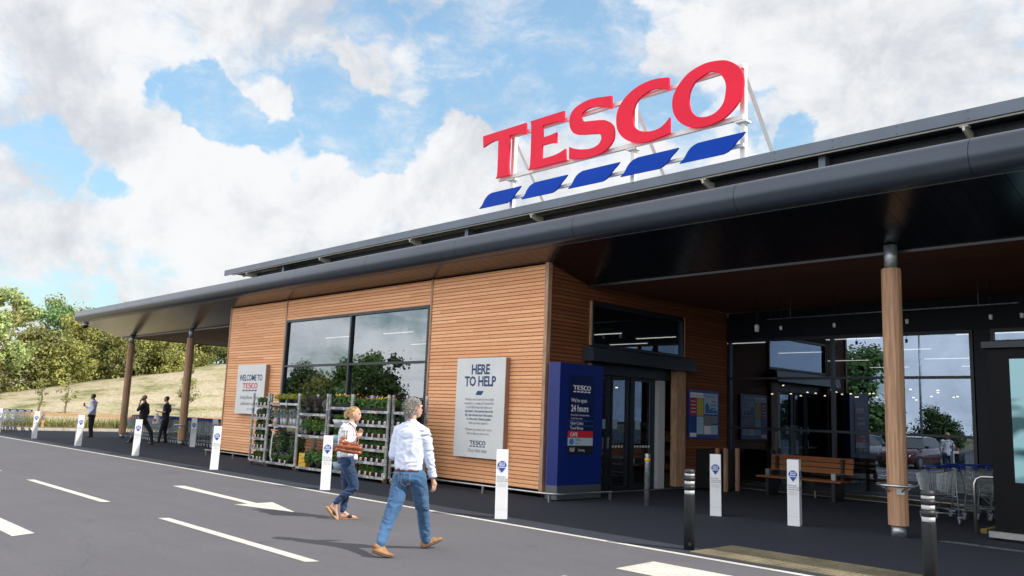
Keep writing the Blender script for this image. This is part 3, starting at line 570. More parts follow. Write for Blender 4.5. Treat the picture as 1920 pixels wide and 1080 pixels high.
# columns
def column(x, y=14.05, hoop=False):
    c = MB().lathe([(.155, .18), (.155, 4.24), (.148, 4.3)], x, y, 12, smooth=False).obj('column', SHAFT, B, off=BO)
    MB().lathe([(.112, 0), (.112, .18)], x, y, 16).obj('base', GALV, c, off=BO)
    MB().lathe([(.105, 4.3), (.105, 4.7)], x, y, 16).obj('collar', GALV, c, off=BO)
    if hoop:
        h = MB(); h.tube([(x+.3*math.cos(R(a)), y+.3*math.sin(R(a)), .80) for a in range(0, 360, 15)], .023, 8, closed=True)
        for a in (-45, 60, 170, -120): h.tube([(x+.3*math.cos(R(a)), y+.3*math.sin(R(a)), .79), (x+.15*math.cos(R(a)), y+.15*math.sin(R(a)), .70)], .016, 6)
        h.box(x-.06, y-.165, .66, x+.06, y-.15, .76, 0, R(35), (x, y)); h.obj('trolley_guard_ring', STEEL, c, off=BO)
column(-5.56, 13.95, True); column(-33.75, 14.17, True); column(-40.2, 14.12); column(-5.56-7.1*0+7.1, 13.95)
# soffit camera
d = thing('security_camera', 'small white dome camera under the left tip of the canopy', 'camera', (-41.5, 12.42, 5.06))
MB().lathe([(.05, .14), (.13, .1), (.14, 0), (.13, -.03)], 0, 0, 14).obj('housing', WHITEP, d); MB().lathe([(.12, -.03), (.11, -.1), (.07, -.15), (.0, -.17)], 0, 0, 14).obj('dome', BLACKM, d)
# ---------------------------------------------------------------- rooftop sign
S = thing('rooftop_sign', 'red shop name letters over five blue stripes on white frame on the roof', 'sign', (-17.2, 15.0, 7.13))
SO = (-17.2, 15.0, 7.13)
for k in ('T', 'E', 'S', 'C', 'O'):
    MB().poly(SLET[k], (-17.2, 15, 8), (1, 0, 0), (0, 0, 1), (0, .055, 0), holes=[SLET['o']] if k == 'O' else [], m=0).obj('letter', REDS, S, True, SO)
for i in range(5):
    MB().poly([(p[0]+i*1.672-.01, p[1]) for p in SLEAF], (-17.2, 15, 8), (1, 0, 0), (0, 0, 1), (0, .04, 0)).obj('stripe', BLUES, S, True, SO)
for (z, h) in ((8.05, .1), (9.2, .09), (7.45, .07)): MB().box(-16.6 if z > 8 else -16.3, 15.12, z, -9.0, 15.2, z+h).obj('rail', WSTEEL, S, off=SO)
for x in (-16.13, -11.99, -9.06):
    MB().box(x-.055, 15.2, 7.1, x+.055, 15.31, 9.33).box(x-.13, 15.12, 8.0, x+.13, 15.34, 8.04).obj('post', WSTEEL, S, off=SO)
    MB().tube([(x, 15.3, 9.1), (x, 16.9, 7.1)], .05, 4, smooth=False).obj('strut', WSTEEL, S, off=SO)
# ---------------------------------------------------------------- signs on the walls and the totem
def wall_sign(name, label, x0, x1, z0, z1, build):
    t = thing(name, label, 'sign', (x0, 12.72, z0)); o = (x0, 12.72, z0)
    mb = MB().box(x0, 12.72, z0, x1, 12.735, z1); mb.obj('panel', PANEL, t, off=o)
    MB().box(x0+.01, 12.736, z0+.01, x1-.01, 12.865, z1-.01).obj('backing_box', mat('sign_side', (.36, .20, .14), .6), t, off=o)
    l = MB(); build(l, (x0, 12.717, z0), x1-x0); l.obj('lettering', [NAVYP, REDP, GREYT], t, off=o)
UX, UZ = (1, 0, 0), (0, 0, 1)
def welcome(l, o, w):
    text_into(l, 'WELCOME TO', w/2, 1.06, .27, o, m=0, bold=.022, sx=.92, space=.94)
    logo_into(l, .42, .80, 1.02, o, UX, UZ, 1, 0)
    text_into(l, 'Serving Bicester happen', w/2, .47, .17, o, m=2, sx=.88, shear=.35, space=.92)
    text_into(l, 'a little better every day', w/2, .27, .17, o, m=2, sx=.82, shear=.35, space=.92); text_into(l, 'EST. 2016', w/2+.1, .12, .09, o, m=2)
def help_(l, o, w):
    text_into(l, 'HERE', w/2, 1.87, .31, o, m=0, bold=.03, sx=.9, space=.95); text_into(l, 'TO HELP', w/2, 1.60, .31, o, m=0, bold=.03, sx=.9, space=.95)
    l.poly([(p[0]*.17+w/2-.14, p[1]*.25+1.56) for p in LEAF], o, UX, UZ, (0, 0, 0), m=0)
    for i, s in enumerate(("Whether you're here for the weekly", 'essentials or a wedge of Cornish Brie,', "it's the little things that make your", 'trip better: a few pennies less at the', 'till, a few minutes less in the queue,', 'or a few extra Clubcard points', 'when you least expect it.', '', "Whatever you need us for, we're", 'here to help, so come on in.')):
        if s: text_into(l, s, w/2, 1.27-i*.088+(.03 if i > 7 else 0), .085, o, m=0 if 3 <= i <= 5 else 2, sx=.82, bold=.012 if 3 <= i <= 5 else 0, space=.95)
    logo_into(l, w/2-.27, .28, .54, o, UX, UZ, 0, 0); text_into(l, 'Every little helps', w/2, .12, .12, o, m=2, sx=.8, shear=.4)
wall_sign('welcome_sign', 'pale grey welcome sign on the timber wall left of the large window', -26.32, -24.42, 1.40, 2.97, welcome)
wall_sign('help_sign', 'tall pale grey HERE TO HELP sign on the timber wall right of the window', -15.11, -13.46, .70, 2.94, help_)
t = thing('totem_sign', 'dark blue free-standing totem sign with opening hours beside the entrance doors', 'sign', (-11.76, 12.66, 0)); o = (-11.76, 12.66, 0)
TB = mat('totem_blue', (.004, .020, .17), .38, nscale=.8, namt=.05); TB2 = mat('totem_navy', (.005, .014, .085), .3)
fp = [(-11.76, 12.66), (-11.76, 14.03), (-11.95, 14.1), (-12.33, 14.0), (-12.33, 12.9), (-12.0, 12.6)]
mb = MB(); n = len(fp); mb.add([(x, y, .3) for x, y in fp]+[(x, y, 2.79) for x, y in fp], [tuple(range(n))[::-1], tuple(range(n, 2*n))]+[(i, (i+1) % n, n+(i+1) % n, n+i) for i in range(n)])
mb.obj('body', TB, t, True, o)
mb = MB(); mb.add([(x, y, .02) for x, y in fp]+[(x, y, .3) for x, y in fp], [tuple(range(n))[::-1], tuple(range(n, 2*n))]+[(i, (i+1) % n, n+(i+1) % n, n+i) for i in range(n)])
mb.obj('plinth', mat('totem_plinth', (.16, .18, .2), .35, .6), t, True, o)
Y0, Y1 = 12.92, 13.72; X = -11.757
mb = MB().box(X-.002, Y0, .93, X+.008, Y1, 2.55); mb.obj('display_panel', TB2, t, off=o)
def strip(z0, z1, m): return MB().box(X+.009, Y0+.01, z0, X+.013, Y1-.01, z1).obj('info_strip', m, t, off=o)
strip(1.27, 1.40, REDP); strip(1.1, 1.262, mat('strip_pale', (.45, .55, .62), .5)); strip(.94, 1.092, BLACKM)
l = MB(); O2 = (X+.0145, Y0, 0); U2 = (0, 1, 0)
logo_into(l, .13, 2.24, .56, O2, U2, UZ, 0, 0)
def tt(s, z, size, x=.08, m=0, b=0, sx=.85, sh=0): text_into(l, s, x, z, size, O2, U2, UZ, m, 'LEFT', b, sx, sh)
tt("We're open", 1.99, .12, .08, 0, .01); tt('24 hours', 1.80, .19, .08, 0, .02, .8); tt('Monday 6am to Saturday midnight', 1.71, .05); tt('Sunday 10am to 4pm', 1.64, .05)
tt('Travel Money', 1.43, .085, .07, 0, .008); tt('Click+Collect', 1.53, .085, .07, 0, .008); tt('CAFE', 1.29, .11, .07, 0, .01, .9); tt('the', 1.375, .03, .12)

l.add([(X+.0145, Y0+.12+.07*math.cos(a*.524), 1.18+.065*math.sin(a*.524)) for a in range(12)], [tuple(range(12))], 1); tt('TESCO', 1.195, .065, .24, 2, .01); tt('mobile', 1.13, .05, .24, 2)
tt('F&F', .975, .12, .07, 0); tt('Clothing', .985, .07, .33)
for z in (1.61, 1.51): l.box(X+.009, Y0, z-.006, X+.012, Y1, z+.002, 1)
l.obj('lettering', [WHITET, mat('strip_blue', (.05, .2, .5), .5), NAVYP], t, off=o)
# notice board on the return wall
t = thing('notice_board', 'blue framed notice board with posters on the dark timber wall right of the doors', 'notice board', (-12.36, 18.09, 1.27)); o = (-12.36, 18.09, 1.27); X = -12.33
MB().box(-12.38, 18.09, 1.27, X, 19.48, 2.50).obj('frame', mat('board_blue', (.012, .035, .24), .4), t, off=o)
l = MB(); C_ = [WHITEP, mat('magenta_print', (.45, .02, .10), .5), mat('ochre_print', (.5, .42, .08), .5), BLUEP, mat('pale_blue_print', (.4, .55, .7), .5), mat('grey_print', (.2, .22, .25), .5)]
def card(y0, y1, z0, z1, m, nm='poster', mats=None):
    q = MB(); q.box(X+.001, y0, z0, X+.006, y1, z1); q.obj(nm, C_[m], t, off=o)
card(18.14, 18.74, 2.3, 2.43, 0); card(18.14, 18.42, 1.85, 2.29, 1); card(18.44, 18.74, 1.85, 2.29, 2); card(18.14, 18.42, 1.42, 1.83, 3); card(18.44, 18.74, 1.38, 1.83, 4); card(18.77, 19.4, 1.9, 2.43, 4); card(18.14, 18.42, 1.31, 1.41, 0); card(18.77, 19.08, 1.62, 1.86, 5); card(19.1, 19.4, 1.66, 1.86, 5); card(18.77, 19.08, 1.38, 1.6, 0); card(19.1, 19.4, 1.38, 1.62, 4)
l = MB(); O2 = (X+.008, 18.09, 0)
text_into(l, 'TESCO  Tell us what...', .07, 2.34, .06, O2, U2, UZ, 0, 'LEFT'); text_into(l, 'Thinking of selling?', .72, 2.33, .075, O2, U2, UZ, 0, 'LEFT', 0, .8)
for i, s in enumerate(('Hiring', 'commercial', 'property')): text_into(l, s, 1.1, 2.2-i*.085, .08, O2, U2, UZ, 0, 'CENTER', .02, .8)
l.poly([(.72, 1.92), (.72, 2.12), (.82, 2.2), (.92, 2.08), (.92, 2.0), (1.02, 2.06), (1.12, 1.98), (1.2, 2.04), (1.3, 1.96), (1.3, 1.92)], O2, U2, UZ, (0, 0, 0), m=1)
for i in range(4): l.add([(X+.0075, 18.17, 2.2-i*.09), (X+.0075, 18.38, 2.2-i*.09), (X+.0075, 18.38, 2.215-i*.09), (X+.0075, 18.17, 2.215-i*.09)], [(0, 1, 2, 3)], 2)
l.obj('lettering', [NAVYP, mat('poster_blue', (.03, .18, .4), .5), WHITET], t, off=o)

# ---------------------------------------------------------------- low rails
def rail(name, label, path, posts, z, r=.022):
    t = thing(name, label, 'rail', (*path[0], 0)); o = (*path[0], 0)
    MB().tube([(x, y, z) for x, y in path], r, 8).obj('bar', STEEL, t, off=o)
    for x, y in posts: MB().box(x-.02, y-.02, 0, x+.02, y+.02, z-r*.6).obj('post', STEEL, t, off=o)
rail('trolley_rail', 'low steel trolley rail along the foot of the timber wall and round the blue totem', [(-27.3, 12.28), (-11.9, 12.28), (-11.62, 12.32), (-11.5, 12.5), (-11.47, 14.05)], [(-27.2+1.95*k, 12.28) for k in range(8)]+[(-11.66, 12.34), (-11.48, 14.0)], .165)
rail('trolley_rail', 'thin low steel rail in front of the entrance glazing behind the bench', [(-12.1, 19.6), (-3.5, 19.6)], [(-11.9+2.15*k, 19.6) for k in range(4)], .165, .012)

# ---------------------------------------------------------------- bollards
def pin(mb, cx, cz, r, o, u, m):
    pts = arc(cx, cz, r, -32, 212, 16)+[(cx, cz-r*1.62)]; mb.poly(pts, o, u, UZ, (0, 0, 0), m=m)
BLUEB = mat('badge_blue', (.01, .06, .36), .5)
def white_bollard(w=.2, h=1.1, d=.2):
    t = thing('bollard', '', 'bollard'); c = w/2
    mb = MB(); mb.hexa([(-c, -d/2, .0), (c, -d/2, .0), (c, d/2, .0), (-c, d/2, .0)], [(-c+.004, -d/2+.004, h), (c-.004, -d/2+.004, h), (c-.004, d/2-.004, h), (-c+.004, d/2-.004, h)])
    mb.box(-c-.001, -d/2-.001, .155, c+.001, -d/2+.001, .158, 1); mb.obj('sleeve', [WHITEP, mat('fold_line', (.45, .46, .48), .7)], t)
    l = MB()
    for o, u in (((0, -d/2-.004, 0), (1, 0, 0)), ((c+.004, 0, 0), (0, 1, 0)), ((-c-.004, 0, 0), (0, -1, 0))):
        pin(l, 0, .85, .072, o, u, 0)
        o2 = tuple(a+b*.004 for a, b in zip(o, (0, -1, 0) if u[0] else (u[1], 0, 0)))
        text_into(l, 'TESCO', 0, .875, .032, o2, u, UZ, 1, bold=.02); text_into(l, 'Brand', 0, .845, .038, o2, u, UZ, 1, bold=.03); text_into(l, 'Guarantee', 0, .812, .036, o2, u, UZ, 1, bold=.03, sx=.85)
        for i, s in enumerate(('Never pay', 'more for your', 'branded shop.')): text_into(l, s, -.08, .66-i*.034, .036, o, u, UZ, 2, 'LEFT', .01, .9)
        for i in range(4): text_into(l, 'we will match the price of it', -.08, .562-i*.017, .014, o, u, UZ, 2, 'LEFT')
    l.obj('badge', [BLUEB, WHITET, GREYT], t)
    return t
wb = white_bollard(); GB = 'white square bollards along the kerb line'
spots = [(-10.2, 9.67, 45, 'white square bollard with blue badge in front of the HERE TO HELP sign', GB),
 (-15.46, 9.6, 57, 'white square bollard with blue badge in front of the plant racks beside the woman', GB),
 (-21.2, 9.82, 66, 'white square bollard with blue badge in front of the left corner of the timber wall', GB),
 (-27.1, 9.98, 69, 'white square bollard with blue badge in front of the man in black holding a phone', GB),
 (-32.8, 10.03, 83, 'white square bollard with blue badge just left of the man in the pale blue shirt', GB),
 (-38.6, 10.1, 76, 'white square bollard with blue badge just right of the small sunlit trolley group', GB),
 (-44.6, 10.15, 75, 'white square bollard with blue badge cut by the left edge of the photo', GB),
 (-8.72, 13.67, 31, 'white square bollard under the canopy between the doors and the bench', 'white square bollards under the entrance canopy'),
 (-7.2, 13.72, 16, 'white square bollard under the canopy standing in front of the bench', 'white square bollards under the entrance canopy'),
 (-32.28, 14.0, 67, 'white square bollard in front of the trolley row right of the timber column', 'white square bollards at the trolley row'),
 (-31.4, 14.45, 66, 'white square bollard against the left corner of the timber wall, half hidden', 'white square bollards at the trolley row')]
for i, (x, y, a, lab, grp) in enumerate(spots):
    o_ = wb if i == 0 else dup(wb, (x, y, 0)); o_.location = (x, y, 0); o_.rotation_euler = (R(random.uniform(-.8, .8)), R(random.uniform(-1, 1)), R(a)); tag(o_, lab, 'bollard', grp)
BLK = mat('charcoal_powder_coat', (.018, .020, .025), .55, .0, nscale=30, namt=.05); REFL = mat('reflective_band', (.50, .51, .52), .6)
def black_bollard():
    t = thing('bollard', '', 'bollard')
    mb = MB().lathe([(.072, 0), (.072, .70), (.0725, .705)], n=24).box(-.02, -.0735, .06, .02, -.07, .10, 1)
    mb.lathe([(.062, .705), (.062, 1.0)], n=24).lathe([(.072, .775), (.072, .835)], n=24).lathe([(.072, .895), (.072, .945)], n=24).lathe([(.071, .99), (.073, 1.0), (.073, 1.02), (.06, 1.04), (0.001, 1.045)], n=24); mb.obj('post', [BLK, BLACKM], t)
    for z0, z1 in ((.715, .765), (.843, .887), (.952, .985)): MB().lathe([(.066, z0), (.066, z1)], n=24).obj('reflective_band', REFL, t)
    return t
bb = black_bollard(); bb.location = (-6.58, 9.68, 0); bb.rotation_euler.z = R(40); tag(bb, 'charcoal round bollard with three white bands at the left end of the tactile strip', 'bollard', 'charcoal banded bollards')
dup(bb, (-3.50, 9.56, 0), R(20), 'charcoal round bollard with three white bands cut by the bottom edge of the photo', 'charcoal banded bollards')
g_ = thing('bollard', 'galvanised steel bollard with a yellow band in front of the sliding doors', 'bollard', (-10.42, 13.86, 0))
MB().lathe([(.057, 0), (.057, .98), (.052, 1.01), (.001, 1.015)], n=20).obj('post', GALV, g_); MB().lathe([(.059, .86), (.059, .92)], n=20).obj('yellow_band', mat('yellow_band', (.75, .42, .01), .5), g_)

# ---------------------------------------------------------------- bench, bin, kiosk, trolley bay rail
OAK = wood_mat('bench_timber', (.17, .05, .016), (.32, .12, .04), pitch=.1, axis=0)
t = thing('bench', 'brown timber slatted bench in front of the dark entrance glazing', 'bench', (-9.75, 19.1, 0)); o = (-9.75, 19.1, 0)
for z0, z1, y in ((.86, .97, 19.42), (.74, .845, 19.4), (.60, .725, 19.38)): MB().box(-10.78, y, z0, -8.72, y+.04, z1).obj('back_slat', OAK, t, off=o)
for y in (18.78, 18.92, 19.06, 19.2): MB().box(-10.85, y, .43, -8.75, y+.12, .47).obj('seat_slat', OAK, t, off=o)
for x in (-10.6, -8.95):
    MB().box(x-.04, 18.85, 0, x+.04, 19.3, .42).box(x-.03, 19.3, .1, x+.03, 19.37, .95).obj('leg', BLACKM, t, off=o)
    MB().box(x-.05, 18.9, .6, x+.05, 19.33, .63).box(x-.05, 18.86, .48, x+.05, 18.92, .63).obj('armrest', STEEL, t, off=o)
t = thing('litter_bin', 'dark square litter bin with upright timber corner posts against the timber wall', 'litter bin', (-12.1, 18.85, 0)); o = (-12.1, 18.85, 0)
MB().box(-12.5, 18.5, .04, -11.7, 19.2, 1.0).obj('bin_body', BLACKM, t, off=o)
for x, y in ((-12.56, 18.44), (-11.78, 18.44), (-11.66, 18.62), (-11.66, 19.16)): MB().box(x, y, 0, x+.08, y+.08, 1.06).obj('timber_post', TRIM, t, off=o)
t = thing('display_kiosk', 'tall black kiosk with a bright pale blue screen at the right edge of the photo', 'kiosk', (-4.55, 15.1, 0)); o = (-4.55, 15.1, 0)
MB().box(-4.52, 15.12, .14, -1.6, 16.6, 3.05).obj('cabinet', mat('kiosk_black', (.004, .004, .006), .5, spec=.15), t, off=o)
MB().box(-4.58, 15.02, 3.05, -1.55, 16.7, 3.15).obj('cap', DARKF, t, off=o)
MB().box(-4.6, 15.05, .045, -1.55, 16.65, .14).obj('plinth', STEEL, t, off=o); MB().box(-4.45, 15.2, 0, -1.7, 16.5, .045).obj('foot', BLACKM, t, off=o)
m = bpy.data.materials.new('lit_screen'); m.use_nodes = True; q = m.node_tree; b = q.nodes['Principled BSDF']; b.inputs['Base Color'].default_value = (.02, .02, .02, 1); b.inputs['Roughness'].default_value = .2
g = q.nodes.new('ShaderNodeNewGeometry'); mp = q.nodes.new('ShaderNodeMapping'); mp.inputs['Scale'].default_value = (.6, 1, 1.5); nz = q.nodes.new('ShaderNodeTexNoise'); nz.inputs['Scale'].default_value = 1.6; nz.inputs['Detail'].default_value = 2; rp = q.nodes.new('ShaderNodeValToRGB')
q.links.new(g.outputs['Position'], mp.inputs[0]); q.links.new(mp.outputs[0], nz.inputs['Vector']); q.links.new(nz.outputs['Fac'], rp.inputs[0]); q.links.new(rp.outputs[0], b.inputs['Emission Color'])
rp.color_ramp.elements[0].color = (.01, .07, .09, 1); rp.color_ramp.elements[0].position = .4; rp.color_ramp.elements[1].color = (.27, .50, .56, 1); rp.color_ramp.elements[1].position = .5; b.inputs['Emission Strength'].default_value = .45
MB().box(-4.2, 15.105, .92, -3.05, 15.118, 2.87).obj('screen', m, t, off=o)
t = thing('hoop_barrier', 'bent steel tube barrier beside the black kiosk and the nested trolleys', 'barrier', (-5.02, 15.8, 0))
MB().tube([(0, 0, 0), (0, 0, .82), (.03, .01, .9), (.1, .03, .94), (.5, .12, .95), (1.6, .3, .95), (1.7, .32, .9), (1.72, .33, 0)], .026, 10).obj('tube', STEEL, t)
struct(MB().box(-5.0, 15.95, 0, -4.9, 19.0, .07).obj('bay_kerb', mat('yellow_kerb', (.30, .24, .05), .8, nscale=8, namt=.25)))
struct(MB().add([(-5.0, 14.0, .004), (-3, 13.9, .004), (-3, 14.14, .004), (-4.95, 14.2, .004)], [(0, 1, 2, 3)]).obj('drain_cover', mat('drain_metal', (.25, .25, .26), .5, .5, nscale=9, namt=.4)))

# ---------------------------------------------------------------- shopping trolleys
WIRE = mat('trolley_zinc', (.42, .47, .48), .38, .55); HAND = mat('handle_blue', (.005, .022, .20), .35); CAST = mat('caster_grey', (.35, .36, .37), .5); TYRE = mat('caster_rubber', (.05, .05, .055), .6)
def trolley(small=False):
    """shopping trolley, nose towards +x, handle at x=0"""
    t = thing('shopping_trolley', '', 'shopping trolley'); b = MB(); r = .0038
    def L(p, q, rr=r): b.tube([p, q], rr, 4, caps=False, smooth=False)
    T = [(.06, -.27, .98), (.06, .27, .98), (.93, .19, .86), (.93, -.19, .86)]; Bt = [(.14, -.22, .52), (.14, .22, .52), (.83, .15, .56), (.83, -.15, .56)]
    lp = lambda a, b_, f: tuple(a[i]+(b_[i]-a[i])*f for i in range(3))
    for i in range(4): L(T[i], T[(i+1) % 4], .006); L(Bt[i], Bt[(i+1) % 4], .005); L(T[i], Bt[i], .005)
    for i, nn_ in ((0, 11), (1, 20), (2, 8), (3, 20)):
        for k in range(1, nn_): f = k/nn_; L(lp(T[i], T[(i+1) % 4], f), lp(Bt[i], Bt[(i+1) % 4], f))
        for g_ in (.25, .5, .75): L(lp(T[i], Bt[i], g_), lp(T[(i+1) % 4], Bt[(i+1) % 4], g_))
    for k in range(1, 9): L(lp(Bt[0], Bt[1], k/9), lp(Bt[3], Bt[2], k/9))
    b.obj('basket', WIRE, t)
    c = MB()
    for s in (-1, 1):
        c.tube([(.0, s*.25, 1.0), (.05, s*.25, .97), (.08, s*.245, .6), (.02, s*.25, .16)], .011, 6)
        c.tube([(.1, s*.24, .5), (.45, s*.2, .47), (.62, s*.17, .42), (.86, s*.14, .16)], .012, 6)
    c.tube([(.02, -.25, .2), (.02, .25, .2)], .009, 6).tube([(.06, -.2, .24), (.8, -.14, .24)], .008, 6).tube([(.06, .2, .24), (.8, .14, .24)], .008, 6).tube([(.86, -.14, .2), (.86, .14, .2)], .01, 6)
    c.obj('chassis', WIRE, t)
    h = MB().tube([(.0, -.28, 1.02), (-.02, -.2, 1.045), (-.02, .2, 1.045), (.0, .28, 1.02)], .021, 8); h.box(-.02, -.28, .96, .05, -.25, 1.05).box(-.02, .25, .96, .05, .28, 1.05); h.obj('handle', HAND, t)
    for x, y in ((.02, .25), (.02, -.25), (.86, .14), (.86, -.14)):
        w = MB().tube([(x-.03, y-.013, .06), (x-.03, y+.013, .06)], .06, 12, 1, smooth=True).tube([(x-.03, y-.015, .06), (x-.03, y+.015, .06)], .036, 10, 0)
        w.hexa([(x-.045, y-.02, .05), (x-.01, y-.02, .05), (x-.01, y+.02, .05), (x-.045, y+.02, .05)], [(x-.03, y-.025, .15), (x+.03, y-.025, .15), (x+.03, y+.025, .15), (x-.03, y+.025, .15)]); w.box(x-.03, y-.03, .15, x+.03, y+.03, .175, 2)
        w.obj('wheel', [CAST, TYRE, HAND], t)
    return t
tr0 = trolley(); tr0.location = (-5.82, 16.7, 0); tr0.rotation_euler.z = R(128); tag(tr0, 'single empty wire shopping trolley standing right of the timber column near the bollard', 'shopping trolley')
for k in range(8): dup(tr0, (-6.05+.175*k, 18.0+.18*k, 0), R(46), 'wire shopping trolley nested in the short row behind the steel hoop beside the kiosk', 'nested trolleys beside the kiosk')
for k in range(34):
    dup(tr0, (-39.45+.24*k, 14.5+.004*k, 0), R(180+random.uniform(-1.2, 1.2)), 'wire shopping trolley nested in the front line of the long row under the canopy end', 'trolleys nested in the front line of the long row')
for k in range(30):
    dup(tr0, (-38.3+.24*k, 15.3, 0), R(180+random.uniform(-1.2, 1.2)), 'wire shopping trolley nested in the rear line of the long row under the canopy end', 'trolleys nested in the rear line of the long row')
for k in range(4):
    dup(tr0, (-46.3-.28*k, 11.75-.26*k, 0), R(225), 'wire shopping trolley nested in the small sunlit group at the left edge', 'small trolley group in the sun')
# ---------------------------------------------------------------- plant racks and plants
RK = mat('rack_galvanised', (.50, .51, .50), .5, .4, nscale=9, namt=.3, ndet=6); SLOT = mat('rack_slot', (.09, .09, .09), .8); TAGM = mat('rack_label', (.16, .20, .26), .6); DECK = mat('rack_deck', (.12, .115, .11), .8)
def rack(x0, x1, y, shelves, label, h=2.03, d=.565):
    t = thing('plant_rack', label, 'plant rack', ((x0+x1)/2, y+d/2, 0), 0, 'wheeled plant racks in front of the large window'); o = ((x0+x1)/2, y+d/2, 0)
    for (px, py) in ((x0, y), (x1, y), (x0, y+d), (x1, y+d)):
        m = MB(); w = .032; m.box(px-w, py-.02, .12, px+w, py+.02, h)
        if py == y:
            z = .2
            while z < h-.04: m.box(px-w+.008, py-.0225, z, px+w-.008, py-.0205, z+.016, 1); z += .05
            m.box(px-w+.004, py-.024, 1.45, px+w-.004, py-.0227, 1.62, 2)
        m.obj('post', [RK, SLOT, TAGM], t, off=o)
    for z in shelves:
        m = MB().box(x0+.034, y-.012, z-.06, x1-.034, y+.0, z).box(x0+.034, y+d-.0, z-.06, x1-.034, y+d+.012, z).box(x0+.034, y, z-.02, x1-.034, y+d, z-.002, 1)
        m.box(x0+.25, y-.0145, z-.052, min(x0+.62, x1-.2), y-.0125, z-.01, 2); m.obj('shelf', [RK, DECK, TAGM], t, off=o)
    for (px, py) in ((x0+.05, y+.04), (x1-.05, y+.04), (x0+.05, y+d-.05), (x1-.05, y+d-.05)):
        w = MB().tube([(px-.015, py, .055), (px+.015, py, .055)], .055, 12, 0).box(px-.02, py-.03, .1, px+.02, py+.03, .135, 1); w.obj('caster', [mat('brown_caster', (.20, .13, .09), .6), RK], t, off=o)
    return t
YR = 11.6
# heights of each rack's decks
RA = [.16, .49, .77, 1.06, 1.35, 1.68]; RB = [.16, 1.17, 1.77]; RC = [.14, .96, 1.52]; RD = [.16, .82, 1.27, 1.71]; RE = [.14, .46, .76, 1.03, 1.33, 1.65]
rack(-22.86, -21.98, 11.62, RA, 'narrow plant rack with six decks of bedding plants, leftmost of the row')
rack(-21.9, -20.27, 11.6, RB, 'wide plant rack with tall shrubs in red pots below silvery wrapped plants')
rack(-20.2, -18.8, 11.58, RC, 'plant rack with three decks, leafy pots and a yellow box at its base')
rack(-18.73, -17.72, 11.6, RD, 'plant rack with pale blue tubs directly behind the blonde woman')
rack(-17.64, -16.15, 11.58, RE, 'plant rack with six decks of labelled bedding packs between the two walkers')
rack(-16.08, -15.55, 11.66, RE[:], 'plant rack mostly hidden behind the grey haired man')
LF = {}
for nm, c, c2 in (('leaf_green', (.11, .25, .045), (.045, .11, .02)), ('leaf_dark', (.06, .14, .035), (.02, .055, .018)), ('leaf_lime', (.20, .34, .04), (.08, .17, .02)), ('heather_yellow', (.42, .42, .03), (.18, .22, .02)), ('leaf_silver', (.36, .40, .38), (.16, .20, .18)), ('leaf_purple', (.16, .10, .12), (.06, .07, .04))):
    LF[nm] = mat(nm, c, .55, nscale=9, color2=c2, island=.35, trans=.25)
FL = {nm: mat('petal_'+nm, c, .5, island=.2) for nm, c in dict(yellow=(.8, .55, .02), red=(.6, .02, .02), pink=(.7, .12, .3), purple=(.2, .06, .35), white=(.75, .75, .7), orange=(.8, .25, .02)).items()}
POTB = mat('black_pot', (.015, .015, .016), .5); POTR = mat('red_pot', (.5, .02, .03), .4); POTU = mat('pale_blue_tub', (.30, .42, .50), .45); POTW = mat('white_bowl', (.65, .66, .66), .4); SLEEVE = mat('plastic_sleeve', (.55, .57, .60), .2); CARD = mat('care_card', (.72, .62, .66), .5); CARDY = mat('care_card_yellow', (.72, .60, .22), .5); CARDR = mat('care_card_red', (.70, .42, .42), .5); INK = mat('card_picture', (.42, .14, .26), .5)
